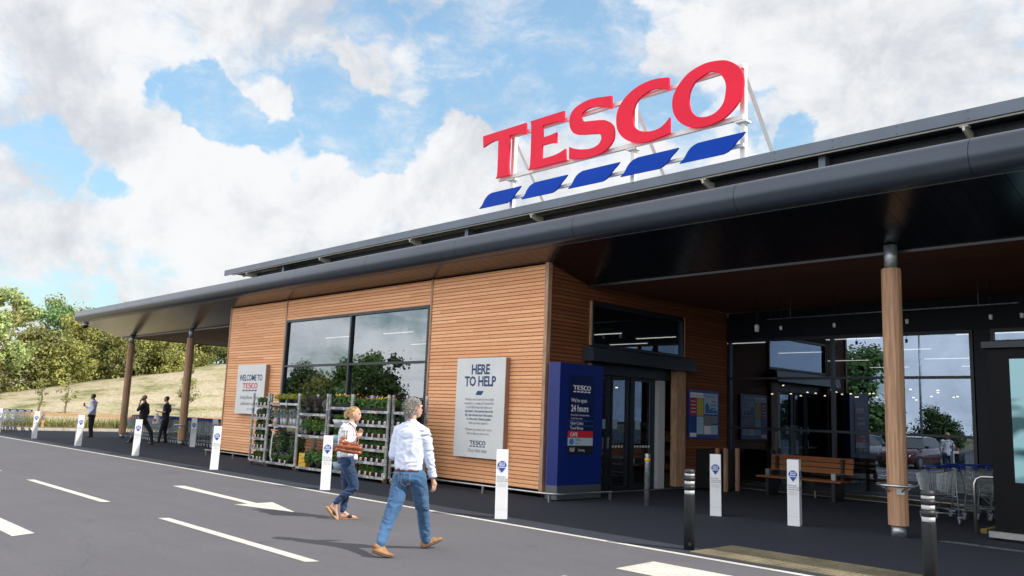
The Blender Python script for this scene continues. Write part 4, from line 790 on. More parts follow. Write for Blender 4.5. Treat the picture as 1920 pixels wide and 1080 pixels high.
def plant(name, label, cat, leaf, n, w, h, pot, potw, poth, ls=.03, flower=None, nf=0, card=None, spike=False, seed=0, d=None, ball=False):
    random.seed(seed); t = thing(name, label, cat); d = d or w
    p = MB()
    if pot is POTU or pot is POTW: p.lathe([(potw*.38, 0), (potw*.5, poth), (potw*.47, poth), (potw*.45, poth-.02), (0.001, poth-.02)], n=14)
    elif w > potw*1.4 and d < w*.8: p.hexa([(-w*.46, -d*.4, 0), (w*.46, -d*.4, 0), (w*.46, d*.4, 0), (-w*.46, d*.4, 0)], [(-w*.5, -d*.45, poth), (w*.5, -d*.45, poth), (w*.5, d*.45, poth), (-w*.5, d*.45, poth)])
    else: p.lathe([(potw*.36, 0), (potw*.5, poth), (.001, poth-.01)], n=12)
    p.obj('pot', pot, t)
    f = MB()
    for i in range(n):
        a, u, v = random.random()*6.283, random.random()**.5, random.random()
        if ball: vv = Vector((random.gauss(0, 1), random.gauss(0, 1), random.gauss(0, 1))).normalized(); c = (vv.x*w*.5*random.uniform(.7, 1), vv.y*d*.5, poth+h*.5+vv.z*h*.5)
        else: c = (math.cos(a)*u*w*.5*(.7+.5*math.sin(v*3)), math.sin(a)*u*d*.5, poth+h*(v if not spike else v*.9)*(1-.35*u))
        if spike: b0 = (c[0]*.4, c[1]*.4, poth-.01); f.tube([b0, (c[0], c[1], poth+h*random.uniform(.6, 1))], [.006, .002], 3, smooth=False); 
        f.leaf(c, ls*random.uniform(.6, 1.3), (math.cos(a)*.7+random.gauss(0, .5), math.sin(a)*.7+random.gauss(0, .5), random.uniform(.1, 1)), 0, .55)
    f.obj('foliage', LF[leaf], t)
    if nf:
        q = MB()
        for i in range(nf):
            a, u = random.random()*6.28, random.random()**.5; c = Vector((math.cos(a)*u*w*.5, math.sin(a)*u*d*.5, poth+h*random.uniform(.75, 1.05)))
            for k in range(3): q.leaf(c+Vector((random.gauss(0, .008), random.gauss(0, .008), random.gauss(0, .006))), .022, (random.gauss(0, .4), -.7, .7), 0, .9)
        q.obj('flowers', FL[flower], t)
    if card:
        q = MB(); cw = .036; q.hexa([(-cw, -d*.5-.02, poth*.1), (cw, -d*.5-.02, poth*.1), (cw, -d*.5-.015, poth*.1), (-cw, -d*.5-.015, poth*.1)], [(-cw, -d*.5-.012, .085), (cw, -d*.5-.012, .085), (cw, -d*.5-.007, .085), (-cw, -d*.5-.007, .085)])
        q.add([(-.02, -d*.5-.021, .02), (.02, -d*.5-.021, .02), (.02, -d*.5-.0165, .06), (-.02, -d*.5-.0165, .06)], [(0, 1, 2, 3)], 1); q.obj('care_card', [card, INK], t)
    return t
GP = 'potted plants on the racks'
def place(proto, used, x, y, z, lab, rz=0):
    o_ = proto if not used[0] else dup(proto, (0, 0, 0)); used[0] = True
    o_.location = (x, y, z); o_.rotation_euler.z = rz; tag(o_, lab, None, None); return o_
ORD = ['lowest', 'second', 'third', 'fourth', 'fifth', 'top']
packs = [plant('bedding_plant', '', 'potted plant', 'leaf_green', 230, .25, .20, POTB, .13, .07, .026, c, k, cd_, seed=s, d=.17) for s, (c, k, cd_) in enumerate((('white', 4, CARD), ('yellow', 5, CARDY), ('pink', 5, CARDR), ('purple', 4, CARD), ('red', 4, CARD)))]
packs_dark = [plant('bedding_plant', '', 'potted plant', 'leaf_dark', 230, .25, .19, POTB, .13, .07, .026, c, k, cd_, seed=s+9, d=.17) for s, (c, k, cd_) in enumerate((('white', 3, CARD), ('yellow', 4, CARDY)))]
U = {}
def put(pr, x, y, z, lab, grp=None, rz=None):
    u = U.setdefault(pr.name, [False]); o_ = place(pr, u, x, y, z, lab, random.uniform(-.2, .2) if rz is None else rz)
    if grp: o_['group'] = grp
    return o_
random.seed(12)
CN = {0: 'white', 1: 'yellow', 2: 'pink', 3: 'purple', 4: 'red'}
for zi, z in enumerate(RE[:5]):          # rack between the walkers
    for k in range(6):
        q = random.choice([0, 1, 2, 3, 4, 0]); pool = packs if (zi+k) % 4 else packs_dark; q = q % len(pool)
        for row, yy in enumerate((11.72,) if zi else (11.72, 11.95)):
            put(pool[q], -17.48+.232*k+random.uniform(-.015, .015), yy, z, f'{CN[q]} flowered bedding pack on the {ORD[zi]} deck of the rack between the two walkers', f'bedding packs on the {ORD[zi]} deck of the rack between the walkers')
    for k in range(2):
        put(packs_dark[k % 2], -15.94+.22*k, 11.8, z, f'bedding pack on the {ORD[zi]} deck of the rack behind the grey haired man', f'bedding packs on the {ORD[zi]} deck behind the grey haired man')
tops = [plant('pansy_tray', '', 'potted plant', 'leaf_green', 460, .46, .25, POTB, .2, .08, .036, c, 14, None, seed=40+i, d=.3) for i, c in enumerate(('orange', 'purple', 'yellow', 'red'))]
for k in range(4): put(tops[k], -17.42+.37*k, 11.8, 1.65, f'leafy tray with {("orange","purple","yellow","red")[k]} flowers on the top deck between the two walkers')
for k in range(1): put(tops[(k+1) % 4], -15.72+.4*k, 11.85, 1.65, 'leafy flower tray on the top deck of the rack behind the grey haired man', 'flower trays on the top deck behind the grey haired man')
for k in range(2): put(tops[2-k*2], -18.5+.45*k, 11.8, 1.71, f'leafy tray with {("yellow","orange")[k]} flowers on the top deck above the blonde woman')
for zi, z in enumerate(RA):              # leftmost rack
    for k in range(4 if zi < 5 else 3):
        put((packs if (k+zi) % 2 else packs_dark)[k % 2], -22.7+.205*k, 11.75, z, f'small bedding pack on the {ORD[zi]} deck of the leftmost plant rack', f'bedding packs on the {ORD[zi]} deck of the leftmost rack')
he = plant('heather', '', 'potted plant', 'heather_yellow', 460, .42, .18, POTB, .2, .1, .024, seed=60, ball=False)
for k, lab in enumerate(('yellow heather on the top deck of the wide rack, left one', 'yellow heather on the top deck of the wide rack, middle one', 'yellow heather on the top deck of the wide rack, right one')): put(he, -21.55+.42*k, 11.8, 1.77, lab)
sv = plant('wrapped_plant', '', 'potted plant', 'leaf_silver', 300, .34, .30, SLEEVE, .15, .2, .03, seed=61)
for k in range(6): put(sv, -21.72+.26*k, 11.76+.05*(k % 2), 1.17, 'silvery plant wrapped in clear plastic on the middle deck of the wide rack', 'silvery wrapped plants on the middle deck')
shr = plant('tall_shrub', '', 'shrub', 'leaf_dark', 640, .42, .78, POTR, .2, .17, .036, seed=62); shb = plant('tall_shrub', '', 'shrub', 'leaf_dark', 560, .40, .70, POTB, .2, .17, .036, 'pink', 5, seed=63)
put(shr, -21.25, 11.78, .16, 'tall dark shrub in a red pot at the middle of the wide rack base'); put(shr, -20.5, 11.78, .16, 'tall dark shrub in a red pot at the right end of the wide rack base')
put(shb, -21.65, 11.76, .16, 'tall shrub in a black pot at the left end of the wide rack base'); put(shb, -20.9, 11.95, .16, 'tall shrub in a black pot behind and between the two red pots')
put(shb, -21.35, 12.0, .16, 'tall shrub in a black pot at the back left of the wide rack base')
for k in range(3): put(packs[3], -21.45+.3*k+(.0 if k < 1 else .13), 11.66, .16, 'small potted plant with a printed card beside the red pots', 'small card pots beside the red pots')
lv = plant('lavender_pot', '', 'potted plant', 'leaf_purple', 120, .34, .34, POTB, .2, .16, .024, spike=True, seed=64); sb = plant('silver_ball_plant', '', 'potted plant', 'leaf_silver', 330, .26, .22, POTB, .18, .14, .02, ball=True, seed=65)
put(lv, -19.98, 11.76, 1.52, 'bushy lavender in a black pot, left on the top deck beside the silver ball plant'); put(lv, -19.62, 11.8, 1.52, 'bushy lavender in a black pot, nearest left of the silver ball plant'); put(sb, -19.12, 11.76, 1.52, 'round silver leaved plant in a black pot on the top deck')
lp = plant('leafy_pot', '', 'potted plant', 'leaf_green', 460, .44, .36, POTB, .2, .13, .045, seed=66); lp2 = plant('leafy_pot', '', 'potted plant', 'leaf_lime', 340, .34, .40, POTB, .17, .12, .03, 'red', 3, seed=67)
for k, lab in enumerate(('low leafy plant left on the middle deck above the yellow box', 'low leafy plant second on the middle deck above the yellow box')): put(lp2 if k else lp, -19.9+.38*k, 11.78, .96, lab)
put(lp, -19.15, 11.85, .96, 'full green leafy plant at the right of the middle deck above the yellow box')
for k, (x, lab) in enumerate(((-19.62, 'broad leaved plant in a black pot right of the yellow box'), (-19.3, 'broad leaved plant in a black pot, middle of the base right of the yellow box'), (-19.0, 'broad leaved plant at the right end of the base behind the white bollard'))): put(lp, x, 11.75+.05*k, .14, lab, rz=k)
bx = thing('plant_feed_box', 'yellow cardboard box with dark spots standing on the rack base', 'box', (-19.93, 11.62, .14), R(12))
MB().box(-.13, 0, 0, .13, .17, .34).obj('carton', mat('yellow_carton', (.72, .46, .03), .5, nscale=14, color2=(.70, .44, .03), ndet=1), bx)
q = MB()
for (a, c, r_) in ((-.07, .08, .02), (.05, .1, .018), (0, .2, .02), (-.08, .27, .016), (.08, .24, .02), (.02, .05, .012)): q.poly(arc(a, c, r_, 0, 330, 8), (0, -.0015, 0), (1, 0, 0), (0, 0, 1), (0, 0, 0))
q.poly(arc(.06, .28, .035, 0, 340, 10), (0, -.002, 0), (1, 0, 0), (0, 0, 1), (0, 0, 0), m=1); q.obj('print', [POTB, CARDR], bx)
tb = plant('tub_plant', '', 'potted plant', 'leaf_lime', 130, .3, .3, POTU, .34, .2, .03, seed=68); tb2 = plant('tub_plant', '', 'potted plant', 'leaf_green', 100, .34, .14, POTW, .42, .13, .035, seed=69)
put(tb, -18.4, 11.75, .82, 'lime green plant in a pale blue tub left of the blonde woman'); put(tb, -18.3, 11.72, .16, 'plant in a large pale blue tub low behind the woman'); put(tb2, -18.35, 11.72, 1.27, 'low plant in a white bowl beside the blonde woman'); put(tb2, -17.95, 11.72, 1.27, 'low plant in a white bowl behind the head of the woman')
for o_ in packs+packs_dark+tops+[tb, tb2, lp, lp2, lv, sb, shr, shb, sv, he]:
    if not U.get(o_.name, [False])[0]:
        for c in list(o_.children): bpy.data.objects.remove(c)
        bpy.data.objects.remove(o_)
MB().tube([(-21.43, 11.57, 1.08), (-21.5, 11.555, .8), (-21.52, 11.55, .35), (-21.49, 11.555, .2)], .022, 4).obj('plastic_strip', WHITEP); tag(bpy.data.objects['plastic_strip'], 'long white plastic strip hanging from the middle deck of the wide rack', 'plastic strip')
# ---------------------------------------------------------------- people
def ico(sub=2):
    bm = bmesh.new(); bmesh.ops.create_icosphere(bm, subdivisions=sub, radius=1); v = [x.co.copy() for x in bm.verts]; bm.free(); return v
ICO = ico(2)
def flesh(name, segs, mats, parent, voxel=.01, smooth=3, fold=0, fscale=9, seed=0, mfun=None, heading=0):
    """One continuous surface grown round tapered ellipsoid links (p0, r0, p1, r1); r = number or (side, fore-aft, up)."""
    c, s = math.cos(heading), math.sin(heading); big = bmesh.new()
    fw, lt = Vector((c, s, 0)), Vector((s, -c, 0))
    for sg in segs:
        p0, r0, p1, r1 = sg[:4]; bm = bmesh.new()
        for p, r in ((p0, r0), (p1, r1)):
            r = (r, r, r) if isinstance(r, (int, float)) else r
            for v in ICO: bm.verts.new(Vector(p)+lt*(v.x*r[0])+fw*(v.y*r[1])+Vector((0, 0, v.z*r[2])))
        res = bmesh.ops.convex_hull(bm, input=bm.verts); junk = [g for g in res['geom_interior'] if isinstance(g, bmesh.types.BMVert)]
        if junk: bmesh.ops.delete(bm, geom=junk, context='VERTS')
        me = bpy.data.meshes.new('x'); bm.to_mesh(me); bm.free(); big.from_mesh(me); bpy.data.meshes.remove(me)
    me = bpy.data.meshes.new(name); big.to_mesh(me); big.free()
    o = bpy.data.objects.new(name, me); COL.objects.link(o)
    m = o.modifiers.new('r', 'REMESH'); m.mode = 'VOXEL'; m.voxel_size = voxel; m.use_smooth_shade = True
    m = o.modifiers.new('s', 'SMOOTH'); m.iterations = smooth; m.factor = .5
    dg = bpy.context.evaluated_depsgraph_get(); nm = bpy.data.meshes.new_from_object(o.evaluated_get(dg)); o.modifiers.clear(); o.data = nm; bpy.data.meshes.remove(me)
    if fold:
        off = Vector((seed*7.3, seed*3.1, seed))
        for v in nm.vertices:
            q = v.co; w = Vector((q.x*fscale*.6, q.y*fscale*.6, q.z*fscale*1.25))+off
            a = noise.noise(w+Vector((noise.noise(w*.7)*1.5, 0, noise.noise(w*.9)*1.2))); a = 1-abs(a)*3; v.co += v.normal*fold*max(-1, a)
    nm.name = name; nm.materials.clear()
    for x in mats: nm.materials.append(x)
    if mfun:
        for p in nm.polygons: p.material_index = mfun(p.center, p.normal)
    for p in nm.polygons: p.use_smooth = True
    o.parent = parent; return o
def V(*a): return Vector(a)
def rib(mb, base, tipp, w, sag=.0, m=0):
    b, t_ = Vector(base), Vector(tipp); mid = (b+t_)/2+Vector((0, 0, sag)); d = (t_-b); sd_ = d.cross(Vector((random.gauss(0, 1), random.gauss(0, 1), random.gauss(0, 1)))).normalized()*w
    mb.add([b-sd_, b+sd_, mid+sd_, mid-sd_, t_], [(0, 1, 2, 3), (3, 2, 4)], m)
def head(segs, c, h, r=.098, tilt=0, nose=True):
    """skull, jaw, nose, ears, brow and cheeks of a head centred at c, looking along heading h"""
    f, l = V(math.cos(h), math.sin(h), 0), V(math.sin(h), -math.cos(h), 0); U_ = V(0, 0, 1); c = V(*c)
    k = r/.098
    segs += [(c+U_*.025*k-f*.012*k, (.078*k, .096*k, .088*k), c-U_*.01*k+f*.012*k, (.073*k, .082*k, .08*k)),
             (c-U_*.02*k+f*.022*k, (.064*k, .062*k, .06*k), c-U_*.082*k+f*.05*k, (.036*k, .032*k, .026*k)),
             (c+U_*.008*k+f*.086*k, .009*k, c-U_*.026*k+f*.098*k, .0115*k),
             (c+U_*.03*k+f*.078*k+l*.03*k, .014*k, c+U_*.03*k+f*.078*k-l*.03*k, .014*k),
             (c-U_*.055*k+f*.085*k+l*.014*k, .011*k, c-U_*.055*k+f*.085*k-l*.014*k, .011*k)]
    for s in (1, -1): segs.append((c+l*s*.078*k-f*.005*k+U_*.018*k, (.012, .016, .02), c+l*s*.076*k-f*.002*k-U_*.02*k, (.009, .011, .016)))
def eyes(c, h, parent, k=1):
    f, l = V(math.cos(h), math.sin(h), 0), V(math.sin(h), -math.cos(h), 0); c = V(*c)
    for s in (1, -1):
        p = c+f*.078*k+l*s*.031*k+V(0, 0, .006); bm = bmesh.new(); bmesh.ops.create_icosphere(bm, subdivisions=2, radius=.0115, matrix=Matrix.Translation(p)); me = bpy.data.meshes.new('eye'); bm.to_mesh(me); bm.free()
        o = bpy.data.objects.new('eye', me); COL.objects.link(o); o.parent = parent; me.materials.append(mat('eye_dark', (.03, .025, .02), .2))
def hand(segs, wr, palm, tipv, lat, curl=.4, r=.0085, side=1):
    """palm and five separate bent fingers: wrist -> palm centre -> finger direction; lat = across the knuckles towards the thumb"""
    wr, palm, tv, lat = V(*wr), V(*palm), V(*tipv).normalized(), V(*lat).normalized(); nrm = tv.cross(lat).normalized()*side
    segs.append((wr, .024, palm-tv*.02, (.03, .03, .03))); 
    for a in (-.026, -.009, .009, .026): segs.append((palm-tv*.03+lat*a*.7, .014, palm+tv*.028+lat*a, .0115))
    for i, (a, L_) in enumerate(((.028, .068), (.0095, .076), (-.0095, .07), (-.028, .055))):
        k0 = palm+tv*.034+lat*a; k1 = k0+(tv*math.cos(curl)+nrm*math.sin(curl))*L_*.5; k2 = k1+(tv*math.cos(curl*2.3)+nrm*math.sin(curl*2.3))*L_*.32; k3 = k2+(tv*math.cos(curl*3.2)+nrm*math.sin(curl*3.2))*L_*.24
        segs += [(k0, r*1.1, k1, r), (k1, r, k2, r*.92), (k2, r*.92, k3, r*.75)]
    t0 = palm-tv*.03+lat*.028; t1 = t0+(tv*.6+lat*.7+nrm*.3).normalized()*.035; t2 = t1+(tv*.9+lat*.25+nrm*.3).normalized()*.03
    segs += [(t0, .013, t1, .0105), (t1, .0105, t2, .0085)]
SKIN = mat('skin', (.62, .37, .28), .5, nscale=6, namt=.08); SKIND = mat('skin_tanned', (.26, .13, .085), .5, nscale=6, namt=.1)
m_ = SKIN.node_tree.nodes['Principled BSDF']; m_.inputs['Subsurface Weight'].default_value = .08
def cloth(name, c, c2=None, ns=6, bump=.25, bs=160, rough=.85): return mat(name, c, rough, nscale=ns, namt=.1, color2=c2, bump=bump, bscale=bs, sheen=.15)
SHIRT = cloth('pale_blue_shirt', (.68, .74, .90), (.62, .68, .86), 4, .1, 200); JEAN = cloth('mid_blue_denim', (.052, .145, .29), (.026, .078, .175), 5.5); JEAND = cloth('dark_blue_denim', (.014, .052, .135), (.007, .024, .07), 6)
BROWN = mat('brown_leather_belt', (.13, .03, .025), .4); TAN = mat('tan_suede', (.31, .165, .075), .7, nscale=12, namt=.22); SOLE = mat('shoe_sole', (.10, .06, .04), .7)
BLK_C = cloth('black_cloth', (.012, .012, .014), None, 5); NAVY_C = cloth('dark_navy_cloth', (.014, .017, .028), None, 5)
HGREY = mat('grey_hair', (.36, .34, .32), .55, nscale=14, color2=(.20, .19, .175), island=.25); HBLON = mat('blonde_hair', (.66, .45, .23), .5, nscale=14, color2=(.38, .23, .10), island=.3); HDARK = mat('dark_hair', (.02, .014, .01), .6)
# --- grey haired man walking away from the camera
RT, FW = V(.6897, .7241, 0), V(-.7241, .6897, 0)
def man_walking():
    t = thing('person', 'grey haired man in pale blue shirt and jeans walking away towards the doors', 'person', (-8.25, 6.3, 0))
    h = math.atan2(.97, -.25); f, l = V(math.cos(h), math.sin(h), 0), V(math.sin(h), -math.cos(h), 0)
    hd = V(.012, -.012, 1.70); nk = V(-.002, -.03, 1.545); ch = V(0, -.026, 1.37); wa = V(-.01, -.038, 1.06); pv = V(-.008, -.035, .88)
    shR, shL = V(.168, .045, 1.415), V(-.205, -.065, 1.425); elR, elL = V(.155, .135, 1.14), V(-.235, -.10, 1.13); wrR, wrL = V(.135, .225, .875), V(-.20, .15, 1.05)
    hpR, hpL = V(.095, .03, .86), V(-.11, -.06, .86); thR, thL = V(.045, .125, .655), V(-.055, -.145, .655); knR, knL = V(-.03, .24, .445), V(-.035, -.235, .455)
    caR, caL = V(-.10, .335, .22), V(.03, -.36, .275); anR, anL = V(-.142, .395, .085), V(.097, -.452, .135)
    s = []; hh = h-.45; head(s, hd, hh, .101)
    s += [(nk+V(0, 0, .06), .052, nk-V(0, 0, .03), .058), (nk-V(0, 0, .03), .06, ch, (.15, .10, .1)), (ch, (.15, .10, .1), wa, (.14, .10, .1)), (wa, (.14, .1, .1), pv, (.14, .105, .1)),
          (ch+V(0, 0, .03), .07, shR, .048), (ch+V(0, 0, .03), .07, shL, .048), (shR, .048, elR, .037), (elR, .037, wrR, .024), (shL, .048, elL, .037), (elL, .037, wrL, .024),
          (hpR, .08, thR, .07), (thR, .07, knR, .052), (knR, .052, caR, .046), (caR, .046, anR, .033), (hpL, .08, thL, .07), (thL, .07, knL, .052), (knL, .052, caL, .046), (caL, .046, anL, .033), (hpR, .08, hpL, .08)]
    pR = wrR+V(.004, .025, -.085); hand(s, wrR, pR, (-.05, .1, -1), f*.8+l*.1, .42, side=-1); hand(s, wrL, wrL+V(.02, .06, .02), (.35, .8, .1), (0, 0, 1), .4)
    # feet inside the shoes
    tR = V(-.085, .535, .10); tL = V(.18, -.385, .03)
    s += [(anR, .034, anR+V(.0, .03, -.045), .032), (anR+V(0, .02, -.045), .032, tR, .024), (anL, .034, anL+V(.0, -.02, -.05), .032), (anL+V(0, -.02, -.05), .032, tL, .024)]
    b = flesh('body', s, [SKIN], t, .0085, 2, heading=h); eyes(hd, hh, b)
    s = [(nk+V(0, 0, .0), (.066, .062, .03), nk-V(0, 0, .05), (.09, .075, .05)), (nk-V(0, 0, .06), (.1, .08, .06), ch+V(0, 0, .02), (.195, .128, .1)), (ch, (.192, .128, .11), wa, (.185, .132, .1)), (wa, (.185, .132, .08), V(-.01, -.038, .975), (.183, .13, .03)),
         (nk-V(0, 0, .055), .07, shR, .07), (nk-V(0, 0, .055), .07, shL, .07), (shR, .074, elR, .064), (elR, .062, wrR+V(.0, -.008, .045), .05), (shL, .074, elL, .062), (elL, .06, wrL, .046)]
    flesh('shirt', s, [SHIRT], b, .010, 3, .0095, 9.5, 1, heading=h)
    s = [(wrR+V(.0, -.008, .05), (.058, .058, .014), wrR+V(0, 0, .015), (.056, .056, .012))]; flesh('shirt_cuff', s, [SHIRT], b, .009, 1, .004, 20, 2, heading=h)
    s = [(V(-.01, -.038, .985), (.178, .128, .012), V(-.01, -.038, .945), (.18, .13, .012))]; flesh('belt', s, [BROWN], b, .010, 2, heading=h)
    s = [(V(-.01, -.038, .94), (.176, .13, .03), pv-V(0, 0, .02), (.185, .145, .07)), (hpR+V(0, 0, .03), .10, hpL+V(0, 0, .03), .10), (hpR, .108, thR, .10), (thR, .10, knR, .078), (knR, .078, caR, .068), (caR, .068, anR+V(0, 0, .01), .062),
         (hpL, .108, thL, .10), (thL, .10, knL, .080), (knL, .080, caL, .066), (caL, .066, anL+V(0, 0, .01), .060)]
    j = flesh('jeans', s, [JEAN], b, .010, 3, .0075, 10, 5, heading=h)
    bk = -f
    for sx in (-1, 1):
        q = MB(); c0 = pv+bk*.152+l*sx*.085-V(0, 0, .02)
        pts = [c0+l*(a*.065)+V(0, 0, z_) for a, z_ in ((-1, .07), (1, .07), (1, -.04), (0, -.075), (-1, -.04))]
        q.tube([p+bk*.004 for p in pts], .0022, 4, closed=True); q.obj('pocket_stitching', mat('denim_stitch', (.30, .28, .22), .8), j)
    for (an, toe, up, nm) in ((anR, V(-.072, .552, .115), .0, 'R'), (anL, V(.192, -.372, .03), 0, 'L')):
        hl = V(an.x-.008 if nm == 'R' else an.x-.01, an.y-.03 if nm == 'R' else an.y-.065, .045 if nm == 'R' else .085)
        d_ = (toe-hl); 
        so = [(hl, (.04, .042, .03), hl+d_*.55, (.046, .05, .026)), (hl+d_*.55, (.046, .05, .026), toe, (.04, .036, .02)), (hl+V(0, 0, .04), (.038, .04, .035), an+V(0, 0, -.03)+d_*.12, (.04, .045, .035)), (an+V(0, 0, -.035)+d_*.12, .04, hl+d_*.6+V(0, 0, .015), .036)]
        sh_ = flesh('shoe', so, [TAN], b, .0085, 2, .002, 20, 3, heading=h)
        dn = V(0, 0, -.024); flesh('sole', [(hl+dn, (.042, .045, .012), hl+d_*.5+dn*1.1, (.048, .05, .011)), (hl+d_*.5+dn*1.1, (.048, .05, .011), toe+dn*.8, (.04, .038, .01))], [SOLE], sh_, .008, 1, heading=h)
    # tousled grey hair: cap plus locks
    random.seed(5); hf = V(math.cos(hh), math.sin(hh), 0); hl_ = V(math.sin(hh), -math.cos(hh), 0)
    cap = flesh('hair', [(hd+V(0, 0, .05)-hf*.02, (.083, .097, .078), hd-V(0, 0, .015)-hf*.036, (.080, .078, .078)), (hd-hf*.055-V(0, 0, .01), (.078, .055, .06), hd-hf*.05-V(0, 0, .085), (.058, .035, .045))], [HGREY], b, .009, 1, .006, 30, 4, heading=hh)
    q = MB()
    for i in range(900):
        a = random.uniform(0, 6.28); z_ = random.uniform(-.75, 1); rr = math.sqrt(max(0, 1-z_*z_)); dv = hf*(rr*math.cos(a))+hl_*(rr*math.sin(a))+V(0, 0, z_)
        if dv.dot(hf) > .45 and z_ < .55: continue
        if z_ < -.1 and dv.dot(hf) > -.1: continue
        base = hd+V(0, 0, .035)-hf*.022+V(dv.x*.092, dv.y*.098, dv.z*.092)
        if z_ < -.2: base = hd-hf*.05+V(dv.x*.07, dv.y*.07, dv.z*.12)
        tp = base+(dv*.35+V(0, 0, -.75)+V(random.gauss(0, .45), random.gauss(0, .45), random.gauss(0, .35)))*.042*(1+.5*(z_ > .8))
        rib(q, base, tp, .0032, .006)
    q.obj('hair_locks', HGREY, cap)
man_walking()
# --- blonde woman in profile with a brown handbag
def woman():
    t = thing('person', 'blonde woman in white checked shirt and dark jeans walking past the plant racks', 'person', (-11.2, 7.35, 0))
    h = math.atan2(.7241, .6897)-.04; f, l = V(math.cos(h), math.sin(h), 0), V(math.sin(h), -math.cos(h), 0)
    hd = V(.012, .042, 1.585); nk = V(-.018, .008, 1.455); ch = V(-.055, -.04, 1.30); wa = V(-.052, -.028, 1.09); pv = V(-.046, -.018, .87)
    shN, shF = V(.045, -.145, 1.385), V(-.17, .08, 1.385); elN, elF = V(.115, -.135, 1.165), V(-.235, .06, 1.12); wrN, wrF = V(.150, .012, 1.235), V(-.215, .035, .90)
    hpN, hpF = V(.045, -.075, .84), V(-.115, .045, .84); thN, thF = V(.088, -.01, .675), V(-.11, .04, .64); knN, knF = V(.118, .045, .49), V(-.098, .05, .455)
    caN, caF = V(.035, -.04, .39), V(-.10, .03, .28); anN, anF = V(-.062, -.15, .245), V(-.098, .012, .10)
    s = []; head(s, hd, h-.12, .094)
    s += [(nk+V(.01, .015, .05), .047, nk-V(0, 0, .03), .05), (nk-V(0, 0, .03), .052, ch, (.13, .095, .09)), (ch, (.13, .1, .09), wa, (.12, .09, .09)), (wa, (.12, .09, .09), pv, (.14, .11, .09)),
          (ch+V(0, 0, .04), .06, shN, .042), (ch+V(0, 0, .04), .06, shF, .042), (shN, .042, elN, .032), (elN, .034, wrN, .022), (shF, .042, elF, .032), (elF, .034, wrF, .022),
          (hpN, .08, thN, .07), (thN, .07, knN, .05), (knN, .05, caN, .044), (caN, .044, anN, .029), (hpF, .08, thF, .07), (thF, .07, knF, .05), (knF, .05, caF, .043), (caF, .043, anF, .029)]
    hand(s, wrN, wrN+V(.012, .04, .05), (.02, .35, .8), (-.5, -.5, .3), .55, side=1); hand(s, wrF, wrF+V(.0, .01, -.07), (.1, .1, -1), (.6, .5, 0), .4)
    hN, tN = V(-.128, -.215, .185), V(-.050, -.108, .022); hF, tF = V(-.112, -.012, .032), V(.045, .148, .028)
    s += [(anN, .03, hN+V(.02, .02, -.0), .026), (hN+V(.02, .02, 0), .026, (hN+tN)/2+V(.02, .02, .02), .03), ((hN+tN)/2+V(.02, .02, .02), .03, tN, .016), (anN, .03, (hN+tN)/2+V(.02, .02, .03), .028),
          (anF, .03, hF, .026), (hF, .026, (hF+tF)/2+V(0, 0, .008), .03), ((hF+tF)/2+V(0, 0, .008), .03, tF, .017), (anF, .03, (hF+tF)/2+V(0, 0, .02), .026)]
    b = flesh('body', s, [SKIN], t, .0085, 2, heading=h); eyes(hd, h-.12, b, .94)
    m = mat('white_check_cloth', (.74, .77, .84), .85, bump=.1, bscale=200)
    if not m.get('chk'):
        m['chk'] = 1; q = m.node_tree; g = q.nodes.new('ShaderNodeTexCoord'); br = q.nodes.new('ShaderNodeTexBrick'); br.offset = 0; br.inputs['Color1'].default_value = br.inputs['Color2'].default_value = (.77, .79, .85, 1); br.inputs['Mortar'].default_value = (.42, .47, .60, 1)
        br.inputs['Scale'].default_value = 1; br.inputs['Brick Width'].default_value = .055; br.inputs['Row Height'].default_value = .055; br.inputs['Mortar Size'].default_value = .0035
        cx_ = q.nodes.new('ShaderNodeSeparateXYZ'); cc = q.nodes.new('ShaderNodeCombineXYZ'); ad = q.nodes.new('ShaderNodeMath'); q.links.new(g.outputs['Object'], cx_.inputs[0]); q.links.new(cx_.outputs[0], ad.inputs[0]); q.links.new(cx_.outputs[1], ad.inputs[1]); q.links.new(ad.outputs[0], cc.inputs[0]); q.links.new(cx_.outputs[2], cc.inputs[1])
        q.links.new(cc.outputs[0], br.inputs['Vector']); q.links.new(br.outputs[0], q.nodes['Principled BSDF'].inputs['Base Color'])
    s = [(nk-V(0, 0, .01), (.062, .058, .03), nk-V(0, 0, .06), (.08, .07, .05)), (nk-V(0, 0, .06), (.09, .08, .05), ch, (.16, .125, .09)), (ch, (.16, .13, .1), wa, (.155, .135, .1)), (wa, (.155, .135, .1), V(-.045, -.02, .985), (.17, .155, .05)), (V(-.045, -.02, .98), (.172, .155, .03), V(-.06, -.035, .935), (.16, .13, .012)), (V(.03, .07, 1.0), (.06, .04, .03), V(.035, .085, .90), (.07, .03, .012)),
         (nk-V(0, 0, .06), .06, shN, .06), (nk-V(0, 0, .06), .06, shF, .06), (shN, .067, elN, .068), (elN, .066, wrN-V(.02, .045, .02), .05), (shF, .062, elF, .056), (elF, .054, wrF, .04)]
    flesh('shirt', s, [m], b, .010, 3, .012, 9, 7, heading=h)
    s = [(V(-.05, -.022, .99), (.14, .115, .03), pv, (.165, .145, .07)), (hpN, .098, thN, .094), (thN, .094, knN, .070), (knN, .070, caN, .062), (caN, .062, anN+V(0, 0, .012), .043), (hpF, .095, thF, .09), (thF, .09, knF, .067), (knF, .067, caF, .06), (caF, .06, anF+V(0, 0, .02), .047)]
    flesh('jeans', s, [JEAND], b, .0095, 3, .0075, 12, 8, heading=h)
    SAND = mat('sandal_tan', (.42, .21, .09), .6); STR = mat('sandal_strap', (.02, .025, .035), .6)
